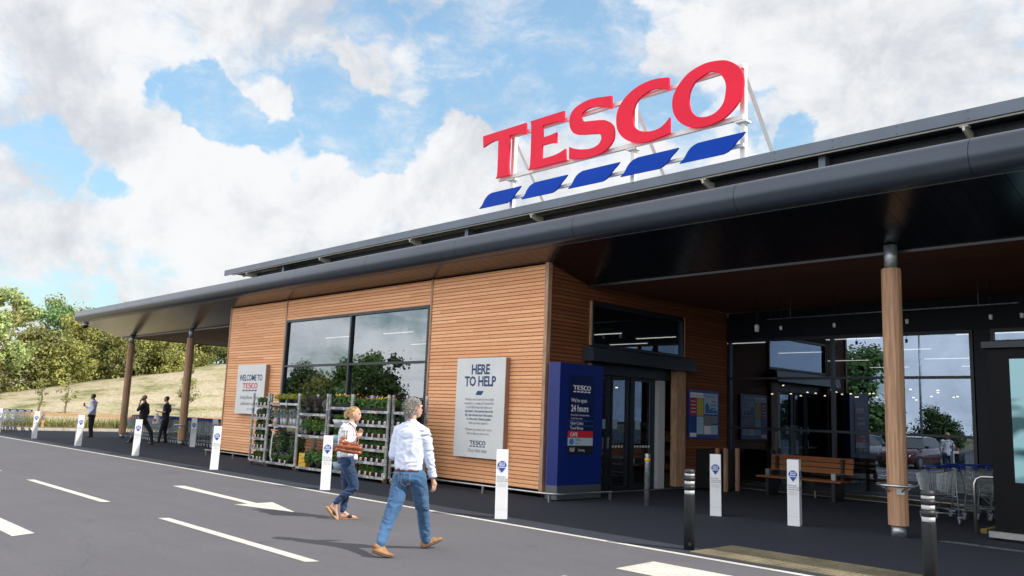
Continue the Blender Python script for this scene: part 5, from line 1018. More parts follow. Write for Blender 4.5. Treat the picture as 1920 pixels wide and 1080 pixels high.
    for hl, to in ((hN, tN), (hF, tF)):
        d_ = to-hl; dn = V(0, 0, -.026) if hl is hF else V(-.018, -.018, -.02)
        so = flesh('sandal', [(hl+dn-d_*.08, (.034, .036, .009), hl+d_*.5+dn, (.04, .04, .009)), (hl+d_*.5+dn, (.04, .04, .009), to+dn*.6+d_*.08, (.036, .034, .009))], [SAND], b, .007, 1, heading=h)
        flesh('sandal_strap', [(hl+d_*.56+V(0, 0, .012), (.046, .03, .026), hl+d_*.72+V(0, 0, .006), (.044, .02, .022))], [STR], so, .008, 1, heading=h)
    random.seed(6); hf = V(math.cos(h-.12), math.sin(h-.12), 0); hl_ = V(math.sin(h-.12), -math.cos(h-.12), 0)
    cap = flesh('hair', [(hd+V(0, 0, .042)-hf*.018, (.083, .094, .078), hd+V(0, 0, .0)-hf*.045, (.083, .065, .075)), (hd-hf*.05-V(0, 0, .02), (.06, .05, .04), hd-hf*.085-V(0, 0, .01), .035), (hd-hf*.09-V(0, 0, .004), .03, hd-hf*.145+V(0, 0, .008), (.034, .034, .04)), (hd-hf*.14, .032, hd-hf*.15-V(0, 0, .055), .018)], [HBLON], b, .008, 1, .003, 40, 4, heading=h)
    q = MB()
    for i in range(420):
        a = random.uniform(0, 6.28); z_ = random.uniform(-.35, 1); rr = math.sqrt(max(0, 1-z_*z_)); dv = hf*(rr*math.cos(a))+hl_*(rr*math.sin(a))+V(0, 0, z_)
        if dv.dot(hf) > .62 or (z_ < .2 and dv.dot(hf) > -.05): continue
        base = hd+V(0, 0, .035)-hf*.02+hl_*(dv.dot(hl_)*.086)+hf*(dv.dot(hf)*.097)+V(0, 0, dv.z*.082); aim = (hd-hf*.11-base); aim -= dv*aim.dot(dv)*.95
        rib(q, base, base+aim.normalized()*.055+dv*.004, .003, .0)
    for i in range(60): rib(q, hd-hf*.12+V(random.gauss(0, .012), random.gauss(0, .012), random.gauss(0, .015)), hd-hf*.15+V(random.gauss(0, .025), random.gauss(0, .025), random.gauss(-.005, .04)), .003)
    q.obj('hair_strands', HBLON, cap)
    # handbag, carried on the shoulder
    BAG = mat('brown_bag_leather', (.36, .105, .035), .3, nscale=7, color2=(.17, .04, .014), ndet=6, bump=.5, bscale=22, coat=.4)
    g = thing('handbag', 'glossy brown leather handbag on the shoulder of the blonde woman', 'handbag', (-11.2, 7.35, 0))
    flesh('bag_body', [(V(.105, -.30, 1.055), (.055, .03, .03), V(.32, -.035, 1.015), (.055, .03, .03)), (V(.115, -.285, 1.10), (.06, .03, .03), V(.325, -.03, 1.08), (.055, .03, .04)), (V(.13, -.265, 1.17), (.035, .02, .03), V(.30, -.06, 1.12), (.035, .02, .03)), (V(.13, -.27, 1.10), (.05, .03, .03), V(.152, -.245, 1.235), (.022, .03, .016)), (V(.30, -.06, 1.08), (.04, .02, .03), V(.295, -.07, 1.17), (.03, .02, .015))], [BAG], g, .0085, 2, .007, 14, 9, heading=h)
    def strap(pts): MB().tube(pts, .0065, 6).obj('strap', BAG, g)
    strap([(.16, -.23, 1.22), (.115, -.19, 1.30), (.09, -.175, 1.38), (.065, -.15, 1.44), (.05, -.10, 1.462), (.055, -.05, 1.44), (.115, -.0, 1.34), (.17, .0, 1.25), (.27, -.08, 1.17)])
    strap([(.19, -.20, 1.2), (.14, -.16, 1.32), (.10, -.135, 1.41), (.06, -.07, 1.455), (.09, -.015, 1.39), (.16, .03, 1.26), (.29, -.05, 1.16)])
woman()
# --- men standing under the far end of the canopy
def simple_person(loc, label, h, top, legs, skin, hair, segs_extra, arms, look=None, sc=1.0, shoe=BLACKM):
    t = thing('person', label, 'person', loc); f, l = V(math.cos(h), math.sin(h), 0), V(math.sin(h), -math.cos(h), 0)
    P = lambda a, b, z: f*a+l*b+V(0, 0, z)
    hd, nk, ch, wa, pv = P(.04, 0, 1.70), P(0, 0, 1.555), P(-.01, 0, 1.36), P(.02, 0, 1.08), P(0, 0, .92)
    s = []; hh = h+(look or 0); head(s, hd, hh, .1)
    s += [(nk+P(.02, 0, .06), .052, nk, .058), (nk, .06, ch, (.15, .1, .1)), (ch, (.15, .1, .1), wa, (.13, .1, .1)), (wa, (.13, .1, .1), pv, (.14, .1, .08))]
    c = [(nk-P(0, 0, .03), (.07, .065, .03), ch, (.19, .125, .1)), (ch, (.185, .13, .1), wa, (.17, .14, .1)), (wa, (.17, .14, .1), P(0, 0, .95), (.165, .13, .03))]
    for (sh, el, wr, tip, slv) in arms:
        sh, el, wr = P(*sh), P(*el), P(*wr); s += [(sh, .05, el, .038), (el, .038, wr, .025)]; hand(s, wr, wr+(P(*tip)).normalized()*.07, P(*tip), (l+f*.3) if sh.dot(l) > 0 else (-l+f*.3), .5)
        c += [(nk-P(0, 0, .05), .065, sh, .065), (sh, .07, sh+(el-sh)*min(slv, 1), .058)]
        if slv > 1: c.append((el, .056, el+(wr-el)*(slv-1), .042))
    tr = [(P(0, 0, .95), (.155, .12, .03), P(0, 0, .88), (.17, .13, .07))]; b_ = []
    for (hp, kn, an, toe) in legs[1]:
        hp, kn, an, toe = P(*hp), P(*kn), P(*an), P(*toe); s += [(hp, .08, kn, .052), (kn, .052, an, .034), (an, .034, toe, .024)]; tr += [(hp, .10, kn, .075), (kn, .073, an, .055)]; b_.append((an, toe))
    b = flesh('body', s, [skin], t, .012, 2, heading=h); eyes(hd, hh, b)
    flesh('top', c, [top], b, .013, 3, .006, 9, 3, heading=h); flesh('trousers', tr, [legs[0]], b, .013, 3, .005, 9, 4, heading=h)
    for an, toe in b_: flesh('shoe', [(an-V(0, 0, .045)-f*.04, (.04, .045, .035), an-V(0, 0, .04)+f*.03, .042), (an-V(0, 0, .05), (.042, .045, .03), toe, (.038, .036, .022))], [shoe], b, .011, 2, heading=h)
    if hair: flesh('hair', [(hd+V(0, 0, .045)-f*.02, (.083, .095, .072), hd-f*.045, (.08, .055, .07))], [hair], b, .01, 1, heading=hh)
    t.scale = (1.06, 1.06, 1.06); return t, P
HL = math.atan2(-.7241, -.6897)     # facing the left of the photo
t, P_ = simple_person((-33.9, 12.65, 0), 'man dressed in black walking left under the canopy holding a phone to his ear', HL, BLK_C, (BLK_C, [((0, .09, .88), (-.28, .09, .48), (-.36, .09, .09), (-.22, .09, .04)), ((0, -.09, .88), (.10, -.09, .48), (.36, -.09, .13), (.48, -.09, .05))]), SKIND, None, [], [((-.02, -.2, 1.44), (.14, -.24, 1.24), (.12, -.13, 1.55), (-.2, .2, 1), .9), ((-.02, .2, 1.44), (-.05, .24, 1.15), (.1, .25, .92), (.2, 0, -1), 1.9)])
ph = thing('mobile_phone', 'pale mobile phone at the ear of the man in black', 'phone', (-33.9, 12.65, 0)); c = P_(.09, -.105, 1.68); flesh('case', [(c-V(0, 0, .05), (.008, .03, .02), c+V(0, 0, .05), (.008, .03, .02))], [WHITEP], ph, .006, 1, heading=HL)
t, P_ = simple_person((-35.35, 14.1, 0), 'man in dark navy top and trousers holding a white carrier bag by the trolleys', HL, NAVY_C, (BLK_C, [((0, .09, .88), (.03, .1, .48), (-.02, .1, .09), (.13, .1, .04)), ((0, -.09, .88), (.10, -.09, .48), (.16, -.09, .09), (.3, -.09, .04))]), mat('skin_ruddy', (.45, .21, .15), .5), HDARK, [], [((-.02, -.2, 1.44), (-.05, -.24, 1.2), (.2, -.19, 1.2), (1, 0, .1), .75), ((-.02, .2, 1.44), (-.05, .25, 1.2), (.22, .12, 1.18), (1, -.3, .1), .75)])
cb = thing('carrier_bag', 'white plastic carrier bag with a red mark hanging from the hand of the man', 'bag', (-35.35, 14.1, 0)); c = P_(.28, -.19, 1.12)
flesh('bag', [(c, (.03, .03, .02), c-V(0, 0, .14), (.05, .10, .05)), (c-V(0, 0, .14), (.05, .11, .05), c-V(0, 0, .36)+V(.02, 0, 0), (.09, .15, .07))], [mat('bag_plastic', (.70, .70, .74), .35, trans=.3)], cb, .012, 2, .012, 12, 2, heading=HL)
flesh('red_mark', [(c-V(0, 0, .22)+V(.06, -.1, 0), (.02, .05, .03), c-V(0, 0, .28)+V(.06, -.1, 0), (.02, .04, .02))], [REDP], cb, .01, 1, heading=HL)
t, P_ = simple_person((-40.2, 12.75, 0), 'man in pale blue shirt and black trousers standing with a drink on the sunny pavement', HL, SHIRT, (BLK_C, [((0, .08, .88), (.02, .08, .48), (-.02, .08, .09), (.13, .08, .04)), ((0, -.08, .88), (.0, -.08, .48), (-.05, -.08, .09), (.1, -.08, .04))]), SKIND, HDARK, [], [((-.02, -.2, 1.44), (-.14, -.25, 1.18), (.04, -.2, .97), (.3, .2, -1), 1.95), ((-.02, .2, 1.44), (.2, .24, 1.2), (.42, .16, 1.27), (.3, 0, .9), 1.8)])
bt = thing('drink_bottle', 'small dark drink bottle held up by the man in the pale blue shirt', 'bottle', (-40.2, 12.75, 0)); c = P_(.46, .16, 1.34)
MB().lathe([(.03, -.06), (.033, .05), (.012, .09)], c.x, c.y, 10).obj('bottle_body', mat('dark_drink', (.10, .02, .05), .2), bt).location = (0, 0, c.z); MB().lathe([(.014, .09), (.014, .115)], c.x, c.y, 8).obj('cap', WHITEP, bt).location = (0, 0, c.z)

for o_ in (ph, cb, bt): o_.scale = (1.06, 1.06, 1.06)
# ---------------------------------------------------------------- knee rail, trees, weeds
RAILW = mat('rail_timber', (.52, .32, .17), .75, nscale=3, color2=(.38, .22, .12), nvec=(2, .4, 4), bump=.2, bscale=9)
kr = thing('knee_rail_fence', 'low timber knee rail fence along the verge behind the kerb', 'fence', (-50.4, 8, .1)); o = (-50.4, 8, .1)
for a, b_ in ((-6, 0), (0, 6), (6, 12), (12, 18), (18, 24), (24, 30)): MB().box(-50.5, a+.01, .70, -50.3, b_-.01, .86).obj('rail', RAILW, kr, off=o)
for k in range(18): MB().box(-50.46, -5+2.05*k, .05, -50.34, -4.88+2.05*k, .699).box(-50.29, -4.99+2.05*k, .56, -50.27, -4.89+2.05*k, .84, 1).obj('post', [RAILW, GALV], kr, off=o)
BARK = mat('bark_grey', (.22, .19, .13), .9, nscale=5, color2=(.10, .085, .06), bump=.5, bscale=12); BARKY = mat('bark_lichen_ochre', (.46, .33, .10), .9, nscale=3, color2=(.28, .22, .13), bump=.4, bscale=12)
TL = {k: mat('foliage_'+k, c, .6, nscale=.9, color2=c2, island=.4, trans=.3) for k, (c, c2) in dict(yellow=((.46, .45, .13), (.18, .20, .05)), green=((.21, .35, .11), (.07, .15, .04)), pale=((.52, .60, .25), (.22, .30, .10)), olive=((.37, .37, .12), (.14, .16, .05)), dark=((.10, .17, .05), (.035, .07, .02))).items()}
def tree(name, label, x, y, h, w, leaf, bark, seed, n=2600, ls=.11, z=None, low=.12, clumps=26, cat='tree', group=None, twig=26, lean=0, stems=3, cw=.17):
    random.seed(seed); z0 = bank_z(x, y)-.15 if z is None else z; t = thing(name, label, cat, (x, y, z0), 0, group)
    tr = MB(); tips = []
    for s in range(stems):
        a = random.random()*6.28; sp = random.uniform(.15, .45)*w*.5; pts = [Vector((random.gauss(0, .06), random.gauss(0, .06), 0))]; top = h*random.uniform(.62, .9)
        for k in range(1, 6): f = k/5; pts.append(Vector((math.cos(a)*sp*f**1.3+random.gauss(0, .08)+lean*f*h*.1, math.sin(a)*sp*f**1.3+random.gauss(0, .08), top*f)))
        tr.tube(pts, [h*.018*(1-.85*k/5)+.008 for k in range(6)], 6)
        for k in range(int(twig/stems)):
            i = random.randint(1, 4); b0 = pts[i].lerp(pts[i+1], random.random()); a2 = random.random()*6.28; L_ = w*random.uniform(.15, .42)
            b1 = b0+Vector((math.cos(a2)*L_*.5, math.sin(a2)*L_*.5, L_*random.uniform(.2, .5))); b2 = b1+Vector((math.cos(a2)*L_*.4, math.sin(a2)*L_*.4, L_*random.uniform(.2, .7)))
            tr.tube([b0, b1, b2], [h*.006, h*.004, h*.0018], 4, caps=False); tips.append(b2); tips.append(b1)
    tr.obj('trunk', bark, t)
    cr = MB(); cl = []
    for i in range(clumps):
        a, u = random.random()*6.28, random.random()**.5; zf = random.uniform(low, 1); rad = math.sin(math.pi*min(1, max(.0, (zf-low)/(1-low)*.82+.14)))**.7
        c = Vector((math.cos(a)*u*rad*w*.5+lean*zf*h*.1, math.sin(a)*u*rad*w*.5, h*(zf*.93)))
        if random.random() < .3 and tips: c = random.choice(tips)+Vector((0, 0, random.uniform(-.1, .3)))
        cl.append((c, w*cw*random.uniform(.55, 1.25)))
    per = n//clumps
    for c, r in cl:
        for i in range(int(per*random.uniform(.6, 1.4))):
            d = Vector((random.gauss(0, 1), random.gauss(0, 1), random.gauss(0, .75))); d = d.normalized()*(random.random()**.45)*r; p = c+d
            cr.leaf(p, ls*random.uniform(.55, 1.35), (d.normalized()+Vector((random.gauss(0, .5), random.gauss(0, .5), random.gauss(.3, .5)))), 0, .6)
    cr.obj('crown', leaf, t); return t
TG = 'trees along the top of the grass bank'
tree('tree', 'tallest tree at the left edge with ochre trunk and pale wind blown crown', -71.5, 15.6, 8.2, 5.6, TL['pale'], BARKY, 1, 7600, .15, low=.30, clumps=46, twig=40, stems=4, cw=.14)
tree('tree', 'dark leaved tree behind the tall pale tree at the left edge', -79, 15.0, 6.8, 7, TL['dark'], BARK, 2, 5200, .15, group=None)
tree('tree', 'green tree showing over the olive bushes just left of the canopy tip', -82, 22.5, 7.2, 6.0, TL['green'], BARK, 3, 5600, .14)
for i, (x, y, h, w, lf, lab) in enumerate(((-75, 19.3, 4.9, 5.2, 'olive', 'olive bushy tree just right of the tall pale tree'), (-77, 23.4, 5.7, 5.6, 'yellow', 'yellowish green bushy tree beneath the canopy tip'), (-76, 26.7, 6.1, 5.2, 'yellow', 'yellowish bushy tree left of the far timber column'),
    (-80, 29.0, 6.6, 6.4, 'olive', 'dark stemmed bushy tree directly behind the far timber column'), (-79, 32.5, 5.6, 5.6, 'yellow', 'yellow green bushy tree between the two far columns, left one'), (-82, 35.8, 6.2, 6.2, 'green', 'green bushy tree between the two far columns, right one'),
    (-80, 38.7, 5.0, 5.8, 'pale', 'pale bright leaved bush right of the second far column'), (-83, 43.0, 5.4, 6.4, 'yellow', 'yellow green bush meeting the left end of the timber wall'), (-88, 33, 6.8, 7.5, 'green', 'taller green tree behind the bushes between the far columns'), (-88, 26, 7.0, 7, 'olive', 'taller olive tree behind the bushes left of the far column'), (-76, 10.5, 7.0, 6.5, 'olive', 'olive tree cut off by the left edge of the photo'), (-90, 42, 7.0, 8.0, 'green', 'tall green tree behind the bush at the left end of the timber wall'))):
    tree('tree', lab, x, y, h, w, TL[lf], BARKY if i % 2 else BARK, 20+i, 7500, .14, low=-.04, clumps=58, stems=5, twig=34, group=TG)
for i, (x, y, lf) in enumerate(((-73.5, 21.2, 'yellow'), (-73, 17.6, 'olive'), (-74.5, 24.9, 'olive'), (-76.5, 30.8, 'yellow'), (-78, 34.3, 'olive'), (-79.5, 40.8, 'yellow'), (-74, 28.8, 'yellow'), (-72, 13.6, 'yellow'))):
    tree('shrub', 'low dense shrub at the foot of the tree line on the bank', x, y, 3.3+(i % 3)*.4, 4.4, TL[lf], BARK, 140+i, 5200, .12, low=-.05, clumps=40, stems=5, twig=20, cat='shrub', group='low shrubs at the foot of the tree line')
for i, (x, y, h, lab) in enumerate(((-56, 12.3, 3.4, 'thin young tree at the left edge in front of the grass bank'), (-59, 15.6, 3.3, 'thin staked sapling above the small trolley group'), (-58, 16.8, 3.0, 'thin reddish sapling left of the man with the drink'), (-58.2, 24.5, 3.6, 'young leafy tree just right of the far timber column'))):
    big = i == 3; s_ = tree('sapling', lab, x, y, h, 1.7 if big else 1.1, TL['olive' if i != 2 else 'yellow'], BARK, 60+i, 1500 if big else 420, .06, low=.38, clumps=16, cat='sapling', twig=10, stems=1, cw=.22)
    MB().box(-.3, -.04, 0, -.22, .04, .75).obj('stake', RAILW, s_)
# long grass along the rail: uncountable, one object
random.seed(8); q = MB()
for i in range(15000):
    y = random.uniform(4, 36); x = -50.7-abs(random.gauss(0, 2.3)); hgt = random.uniform(.15, .62)*(1.1 if x > -53.5 else .6); z0 = bank_z(x, y); a = random.random()*3.14; w = random.uniform(.012, .03)
    if noise.noise(Vector((x*.35, y*.35, 3))) < -.12 and x < -51.5: continue
    c, s = math.cos(a)*w, math.sin(a)*w; lx, ly = random.gauss(0, .12)*hgt, random.gauss(0, .12)*hgt
    q.add([(x-c, y-s, z0), (x+c, y+s, z0), (x+lx, y+ly, z0+hgt)], [(0, 1, 2)])
tag(q.obj('long_grass', mat('grass_blades', (.20, .25, .07), .7, nscale=.8, color2=(.36, .31, .13), island=.3, trans=.25)), None, None, kind='stuff')
q = MB(); random.seed(9)
for i in range(2600):
    y = random.uniform(4, 36); x = -50.25-abs(random.gauss(0, .7)); z0 = bank_z(x, y)
    if noise.noise(Vector((x*.8, y*.8, 9))) < -.05: continue
    q.leaf((x, y, z0+random.uniform(.03, .42)), random.uniform(.03, .07))
tag(q.obj('verge_weeds', TL['yellow']), None, None, kind='stuff')
for i, (x, y, lab) in enumerate(((-49.6, 17.4, 'crumpled white paper litter on the mulch behind the kerb'), (-47.6, 12.4, 'white paper litter on the ground under the small trolley group'))):
    q = MB(); random.seed(i); vs = [(math.cos(a*.9)*.18*random.uniform(.6, 1.2), math.sin(a*.9)*.16*random.uniform(.6, 1.2), random.uniform(0, .1)) for a in range(7)]+[(0, 0, .12)]; q.add(vs, [(k, (k+1) % 7, 7) for k in range(7)]); o_ = q.obj('paper_litter', WHITEP); o_.location = (x, y, bank_z(x, y)+.02 if x < -48.3 else .005); tag(o_, lab, 'litter')
# tiny pale chewing gum / grit spots and cracks live in the asphalt material; two dropped scraps on the road
for i, (x, y) in enumerate(((-10.35, 9.05),)):
    q = MB(); q.add([(0, 0, .004), (.05, .01, .008), (.06, .05, .012), (.01, .04, .006)], [(0, 1, 2, 3)]); o_ = q.obj('dry_leaf', mat('leaf_orange', (.5, .14, .04), .7)); o_.location = (x, y, 0); tag(o_, 'small orange dry leaf lying on the white line near the walking man', 'leaf')
# ---------------------------------------------------------------- car park behind the camera (seen in the glass)
PAINTS = {n: mat('car_paint_'+n, c, .3, .4, coat=1) for n, c in dict(silver=(.42, .44, .46), navy=(.012, .02, .09), white=(.7, .7, .7), maroon=(.08, .01, .02), grey=(.09, .10, .11)).items()}
CGL = mat('car_glass', (.01, .012, .015), .06, spec=.8); TYR = mat('tyre_rubber', (.015, .015, .015), .8); RIM = mat('alloy_rim', (.45, .46, .48), .3, .8); HLT = mat('headlight_lens', (.75, .78, .8), .1, .3); TLT = mat('tail_light', (.45, .01, .01), .2)
def car(paint):
    t = thing('parked_car', '', 'car')       # nose towards +y, 4.3 m long
    st = [(-2.15, .78, .45, .62, .0), (-2.05, .86, .28, .95, 0), (-1.6, .89, .22, 1.02, 0), (-.6, .9, .2, .99, 0), (.7, .9, .2, .96, 0), (1.5, .88, .22, .88, 0), (2.0, .80, .28, .74, 0), (2.15, .66, .36, .60, 0)]
    b = MB(); n = 10; rings = []
    for (y, hw, z0, z1, _) in st: rings.append([(-hw*.93, y, z0), (-hw, y, z0+.12), (-hw, y, (z0+z1)*.5), (-hw*.95, y, z1-.06), (-hw*.8, y, z1), (hw*.8, y, z1), (hw*.95, y, z1-.06), (hw, y, (z0+z1)*.5), (hw, y, z0+.12), (hw*.93, y, z0)])
    vs = [v for r_ in rings for v in r_]; fs = [(i*n+k, i*n+(k+1) % n, (i+1)*n+(k+1) % n, (i+1)*n+k) for i in range(len(st)-1) for k in range(n)]+[tuple(range(n))[::-1], tuple((len(st)-1)*n+k for k in range(n))]
    b.add(vs, fs, 0, True); body = b.obj('body', paint, t, True)
    g = MB(); gs = [(-1.95, .68, .97, .98), (-1.45, .66, .99, 1.38), (-.5, .64, .99, 1.46), (.25, .64, .97, 1.42), (1.15, .70, .93, .95)]
    for (a, b2) in zip(gs[:-1], gs[1:]):
        y0, w0, l0, h0 = a; y1, w1, l1, h1 = b2
        g.hexa([(-w0-.12, y0, l0), (w0+.12, y0, l0), (w1+.12, y1, l1), (-w1-.12, y1, l1)], [(-w0, y0, h0), (w0, y0, h0), (w1, y1, h1), (-w1, y1, h1)])
    g.obj('windows', CGL, t, True)
    r_ = MB()
    for (a, b2) in zip(gs[1:3], gs[2:4]): r_.hexa([(-a[1]-.01, a[0], a[3]+.002), (a[1]+.01, a[0], a[3]+.002), (b2[1]+.01, b2[0], b2[3]+.002), (-b2[1]-.01, b2[0], b2[3]+.002)], [(-a[1]+.03, a[0], a[3]+.03), (a[1]-.03, a[0], a[3]+.03), (b2[1]-.03, b2[0], b2[3]+.03), (-b2[1]+.03, b2[0], b2[3]+.03)])
    r_.obj('roof', paint, t, True)
    for x, y in ((-.82, 1.35), (.82, 1.35), (-.82, -1.35), (.82, -1.35)):
        w = MB().tube([(x-.1, y, .31), (x+.1, y, .31)], .31, 18).tube([(x-.105, y, .31), (x+.105, y, .31)], .19, 14, 1); w.obj('wheel', [TYR, RIM], t)
    for s in (-1, 1):
        MB().hexa([(s*.45, 2.12, .5), (s*.72, 1.98, .5), (s*.72, 1.9, .5), (s*.45, 2.0, .5)], [(s*.5, 2.1, .66), (s*.8, 1.9, .72), (s*.78, 1.8, .72), (s*.5, 1.98, .66)]).obj('headlight', HLT, t, True)
        MB().box(s*.6-.15, -2.14, .7, s*.6+.15, -2.06, .88).obj('tail_light', TLT, t)
        MB().box(s*1.0-.08, .65, .95, s*1.0+.08, .8, 1.07).obj('mirror', paint, t)
    MB().box(-.4, 2.145, .38, .4, 2.175, .5).obj('grille', BLACKM, t)
    return t
for i, (n_, x, y, rz, lab) in enumerate((('silver', -24.2, -2.1, 2, 'silver parked car reflected in the entrance glazing'), ('navy', -21.5, -2.2, -1, 'navy parked car between the silver and white ones, seen in reflection'), ('grey', -18.8, -2.0, 1, 'grey parked car seen in the entrance glass'), ('maroon', -16.2, -2.3, 0, 'maroon parked car seen in reflection'), ('white', -13.4, -9.5, 181, 'white parked car in the second row behind the camera'), ('silver', -27.0, -9.2, 180, 'silver parked car in the second row behind the camera'), ('navy', -18.5, -9.4, 179, 'navy parked car in the second row behind the camera'))):
    c = car(PAINTS[n_]); c.location = (x, y, 0); c.rotation_euler.z = R(rz); c['label'] = lab; c['group'] = 'parked cars seen in the glass'
for i, (x, y) in enumerate(((-20, -14), (-38, -22), (-6, -20))):
    t = thing('street_lamp', 'tall grey car park lamp post with twin heads behind the camera', 'street lamp', (x, y, 0), 0, 'car park lamp posts'); MB().tube([(0, 0, 0), (0, 0, 8)], [.09, .05], 8).tube([(-.8, 0, 8), (.8, 0, 8)], .03, 6).obj('pole', GALV, t)
    for s in (-1, 1): MB().box(s*.8-.25, -.12, 7.96, s*.8+.25, .12, 8.06).obj('lamp_head', GREYM, t)
protos = [tree('tree', 'broad leaved tree in the belt across the car park, seen mirrored in the windows', -95-6*i, -40, h, w, TL[lf], BARK, 90+i, 9500, .24, z=0, low=-.05, clumps=60, stems=3, twig=9, cw=.2, group='tree belt across the car park') for i, (h, w, lf) in enumerate(((6.5, 9, 'dark'), (8.2, 10, 'green'), (5.6, 9.5, 'olive'), (7.2, 8, 'dark')))]
random.seed(31)
for i in range(26):
    x = -100+5.2*i; y = -44-.14*(x+100)+random.uniform(-3, 3); q = dup(protos[(i*3) % 4], (x, y, 0), random.random()*6.28); f_ = random.uniform(.75, 1.15)*(1.0 if -75 < x < -40 else .62); q.scale = (f_*1.15, f_*1.15, f_)
# ---------------------------------------------------------------- inside the shop, seen through the glass
LAMP = mat('tube_light', (.9, .9, .85), .5, emit=(1, .93, .78), estr=.75); SPOT = mat('spot_light', (.9, .9, .85), .5, emit=(1, .82, .5), estr=2)
lt = thing('ceiling_light', 'linear ceiling light glowing inside the dark shop', 'ceiling light', (-18, 16, 4.1), 0, 'linear ceiling lights inside the shop')
MB().box(-.75, -.035, 0, .75, .035, .015).obj('tube', LAMP, lt); MB().box(-.78, -.06, .016, .78, .06, .07).obj('housing', WHITEP, lt); MB().tube([(-.5, 0, .07), (-.5, 0, .32)], .004, 4).tube([(.5, 0, .07), (.5, 0, .32)], .004, 4).obj('hanger', BLACKM, lt)
for (x, y, z) in [(-21.5, 15.6, 4.1), (-25.0, 15.6, 4.1), (-20, 18.6, 4.1), (-24, 18.6, 4.1), (-28+1.2, 21.5, 4.1), (-22, 21.5, 4.1), (-17, 21.5, 4.1), (-14.6, 17.2, 3.9), (-14.9, 20.2, 4.1)]+[(-13.5+3.4*i, 22.6+3.6*j, 4.1) for i in range(5) for j in range(4)]: dup(lt, (x, y, z))
sp = thing('spot_light', 'tiny warm spot lamp glowing deep inside the dark shop', 'spot lamp', (-14, 26, 3), 0, 'small warm spot lamps inside the shop'); MB().lathe([(.001, 0), (.035, .0), (.03, .05), (.001, .055)], n=8).obj('lamp', SPOT, sp); MB().lathe([(.04, .03), (.045, .16), (.001, .165)], n=8).obj('can', BLACKM, sp)
random.seed(4)
for i in range(26): dup(sp, (-13.8+(i % 9)*.62+random.uniform(-.1, .1), 25+1.7*(i//9), 2.75+random.uniform(-.1, .1)))
for i in range(7): dup(sp, (-14.0, 15+.45*i, 2.2+.14*(i % 3)))
ds = thing('display_stand', 'pale blue open display stand inside the entrance glazing behind the bench', 'display stand', (-11.15, 20.9, 0)); o = (-11.15, 20.9, 0); PB = mat('stand_pale_blue', (.34, .48, .50), .5)
MB().box(-11.5, 20.9, .02, -11.44, 21.3, 1.5).box(-11.0, 20.9, .02, -10.94, 21.3, 1.5).box(-11.44, 21.25, .02, -11.0, 21.3, 1.5).obj('frame', PB, ds, off=o)
for z in (.3, .8, 1.3): MB().hexa([(-11.43, 20.92, z), (-11.01, 20.92, z), (-11.01, 21.24, z), (-11.43, 21.24, z)], [(-11.43, 20.86, z+.18), (-11.01, 20.86, z+.18), (-11.01, 21.24, z+.4), (-11.43, 21.24, z+.4)]).obj('shelf', PB, ds, off=o)
bn = thing('hanging_banner', 'hanging banner reading BRITISH inside the large window', 'banner', (-21.9, 14.2, 1.95)); o = (-21.9, 14.2, 1.95)
MB().box(-23.1, 14.2, 1.9, -21.5, 14.22, 2.5).obj('board', mat('banner_olive', (.07, .08, .05), .6), bn, off=o); l = MB(); text_into(l, 'BRITISH', 0, 0, .32, (-22.1, 14.195, 2.12), UX, UZ, 0, 'CENTER', .04, .9); l.obj('lettering', WHITET, bn, off=o)
SH = [mat('stock_'+n, c, .6, nscale=16, color2=c2, ndet=1) for n, c, c2 in (('mixed', (.35, .16, .05), (.05, .12, .04)), ('red', (.35, .06, .03), (.30, .25, .1)), ('yellow', (.45, .32, .04), (.10, .09, .05)))]
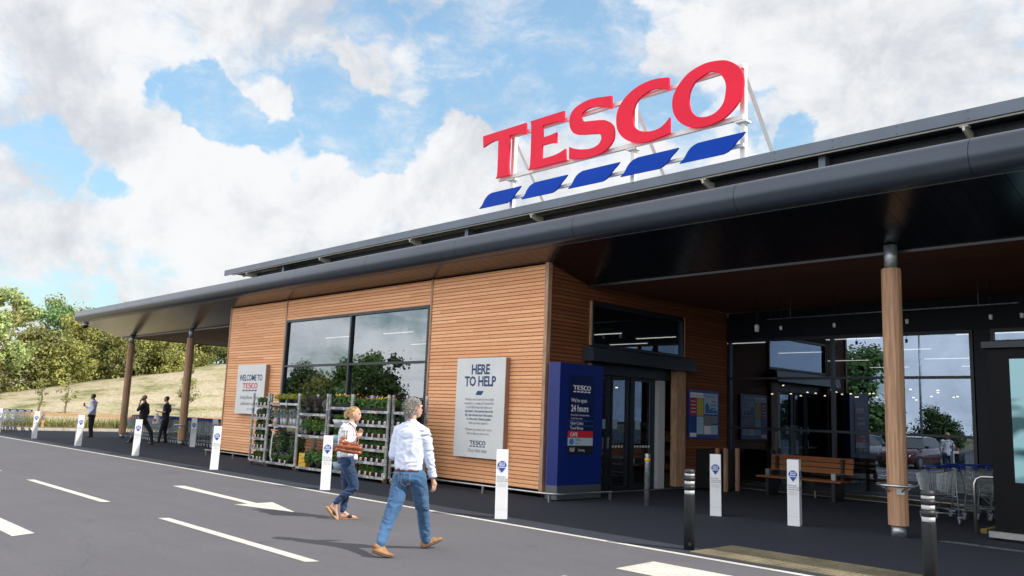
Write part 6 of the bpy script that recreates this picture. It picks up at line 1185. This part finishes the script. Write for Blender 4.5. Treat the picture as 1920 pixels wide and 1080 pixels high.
for k, (x0, y0, x1, y1) in enumerate(((-14.9, 15.0, -14.3, 18.2), (-24, 17, -18, 17.6), (-11.5, 26, -3, 26.7), (-24, 23, -15, 23.6), (-13, 33, 0, 33.6))):
    t = thing('shop_shelving', ('low stocked shelf just inside the sliding doors', 'stocked shelf behind the large window', 'stocked shelf deep behind the entrance glazing', 'long stocked shelf far behind the large window', 'long stocked shelf at the far back of the shop')[k], 'shelving', (x0, y0, 0)); q = MB()
    hgt = 1.5
    for z in (.1, .55, 1.0, 1.45): MB().box(x0, y0, z, x1, y1, z+.03).obj('shelf', GREYM, t, off=(x0, y0, 0))
    random.seed(k)
    for z in (.13, .58, 1.03):
        along = 'y' if (y1-y0) > (x1-x0) else 'x'; a = y0 if along == 'y' else x0; e_ = y1 if along == 'y' else x1; q = MB()
        while a < e_-.2:
            wd = random.uniform(.08, .22); hh = random.uniform(.15, .34)
            if along == 'y': q.box(x0+.03, a, z, x1-.03, a+wd-.01, z+hh, random.randrange(3))
            else: q.box(a, y0+.03, z, a+wd-.01, y1-.03, z+hh, random.randrange(3))
            a += wd
        q.obj('stock', SH, t, off=(x0, y0, 0))['kind'] = 'stuff'
# lamps and conduit under the entrance ceiling
t = thing('cable_conduit', 'thin pale cable conduit running under the dark entrance ceiling', 'conduit', (-10.1, 18, 4.15)); MB().tube([(0, 0, 0), (5.3, 0, .03)], .012, 6).tube([(0, .05, 0), (5.3, .05, .03)], .008, 6).obj('conduit', GALV, t); MB().tube([(.6, 0, 0), (.6, 0, .5)], .005, 4).tube([(4.6, 0, 0), (4.6, 0, .5)], .005, 4).obj('hanger', GALV, t)
dl = thing('ceiling_lamp', 'small white cylinder lamp hanging under the dark entrance ceiling', 'ceiling lamp', (-8.45, 18, 3.88), 0, 'small cylinder lamps under the entrance ceiling'); MB().lathe([(.03, 0), (.035, .09), (.001, .1)], n=10).obj('body', WHITEP, dl); MB().tube([(0, 0, .1), (0, 0, .78)], .006, 5).obj('rod', BLACKM, dl)
for x in (-6.88, -5.29, -4.75, -9.74): dup(dl, (x, 18, 3.88))
t = thing('wall_camera', 'pale curved camera housing on the dark ceiling near the entrance glazing', 'camera', (-10.36, 18, 3.93)); MB().lathe([(.05, -.06), (.06, .08), (.02, .12)], n=12).obj('housing', WHITEP, t); MB().tube([(0, 0, .1), (0, 0, .75)], .015, 6).obj('stem', BLACKM, t)
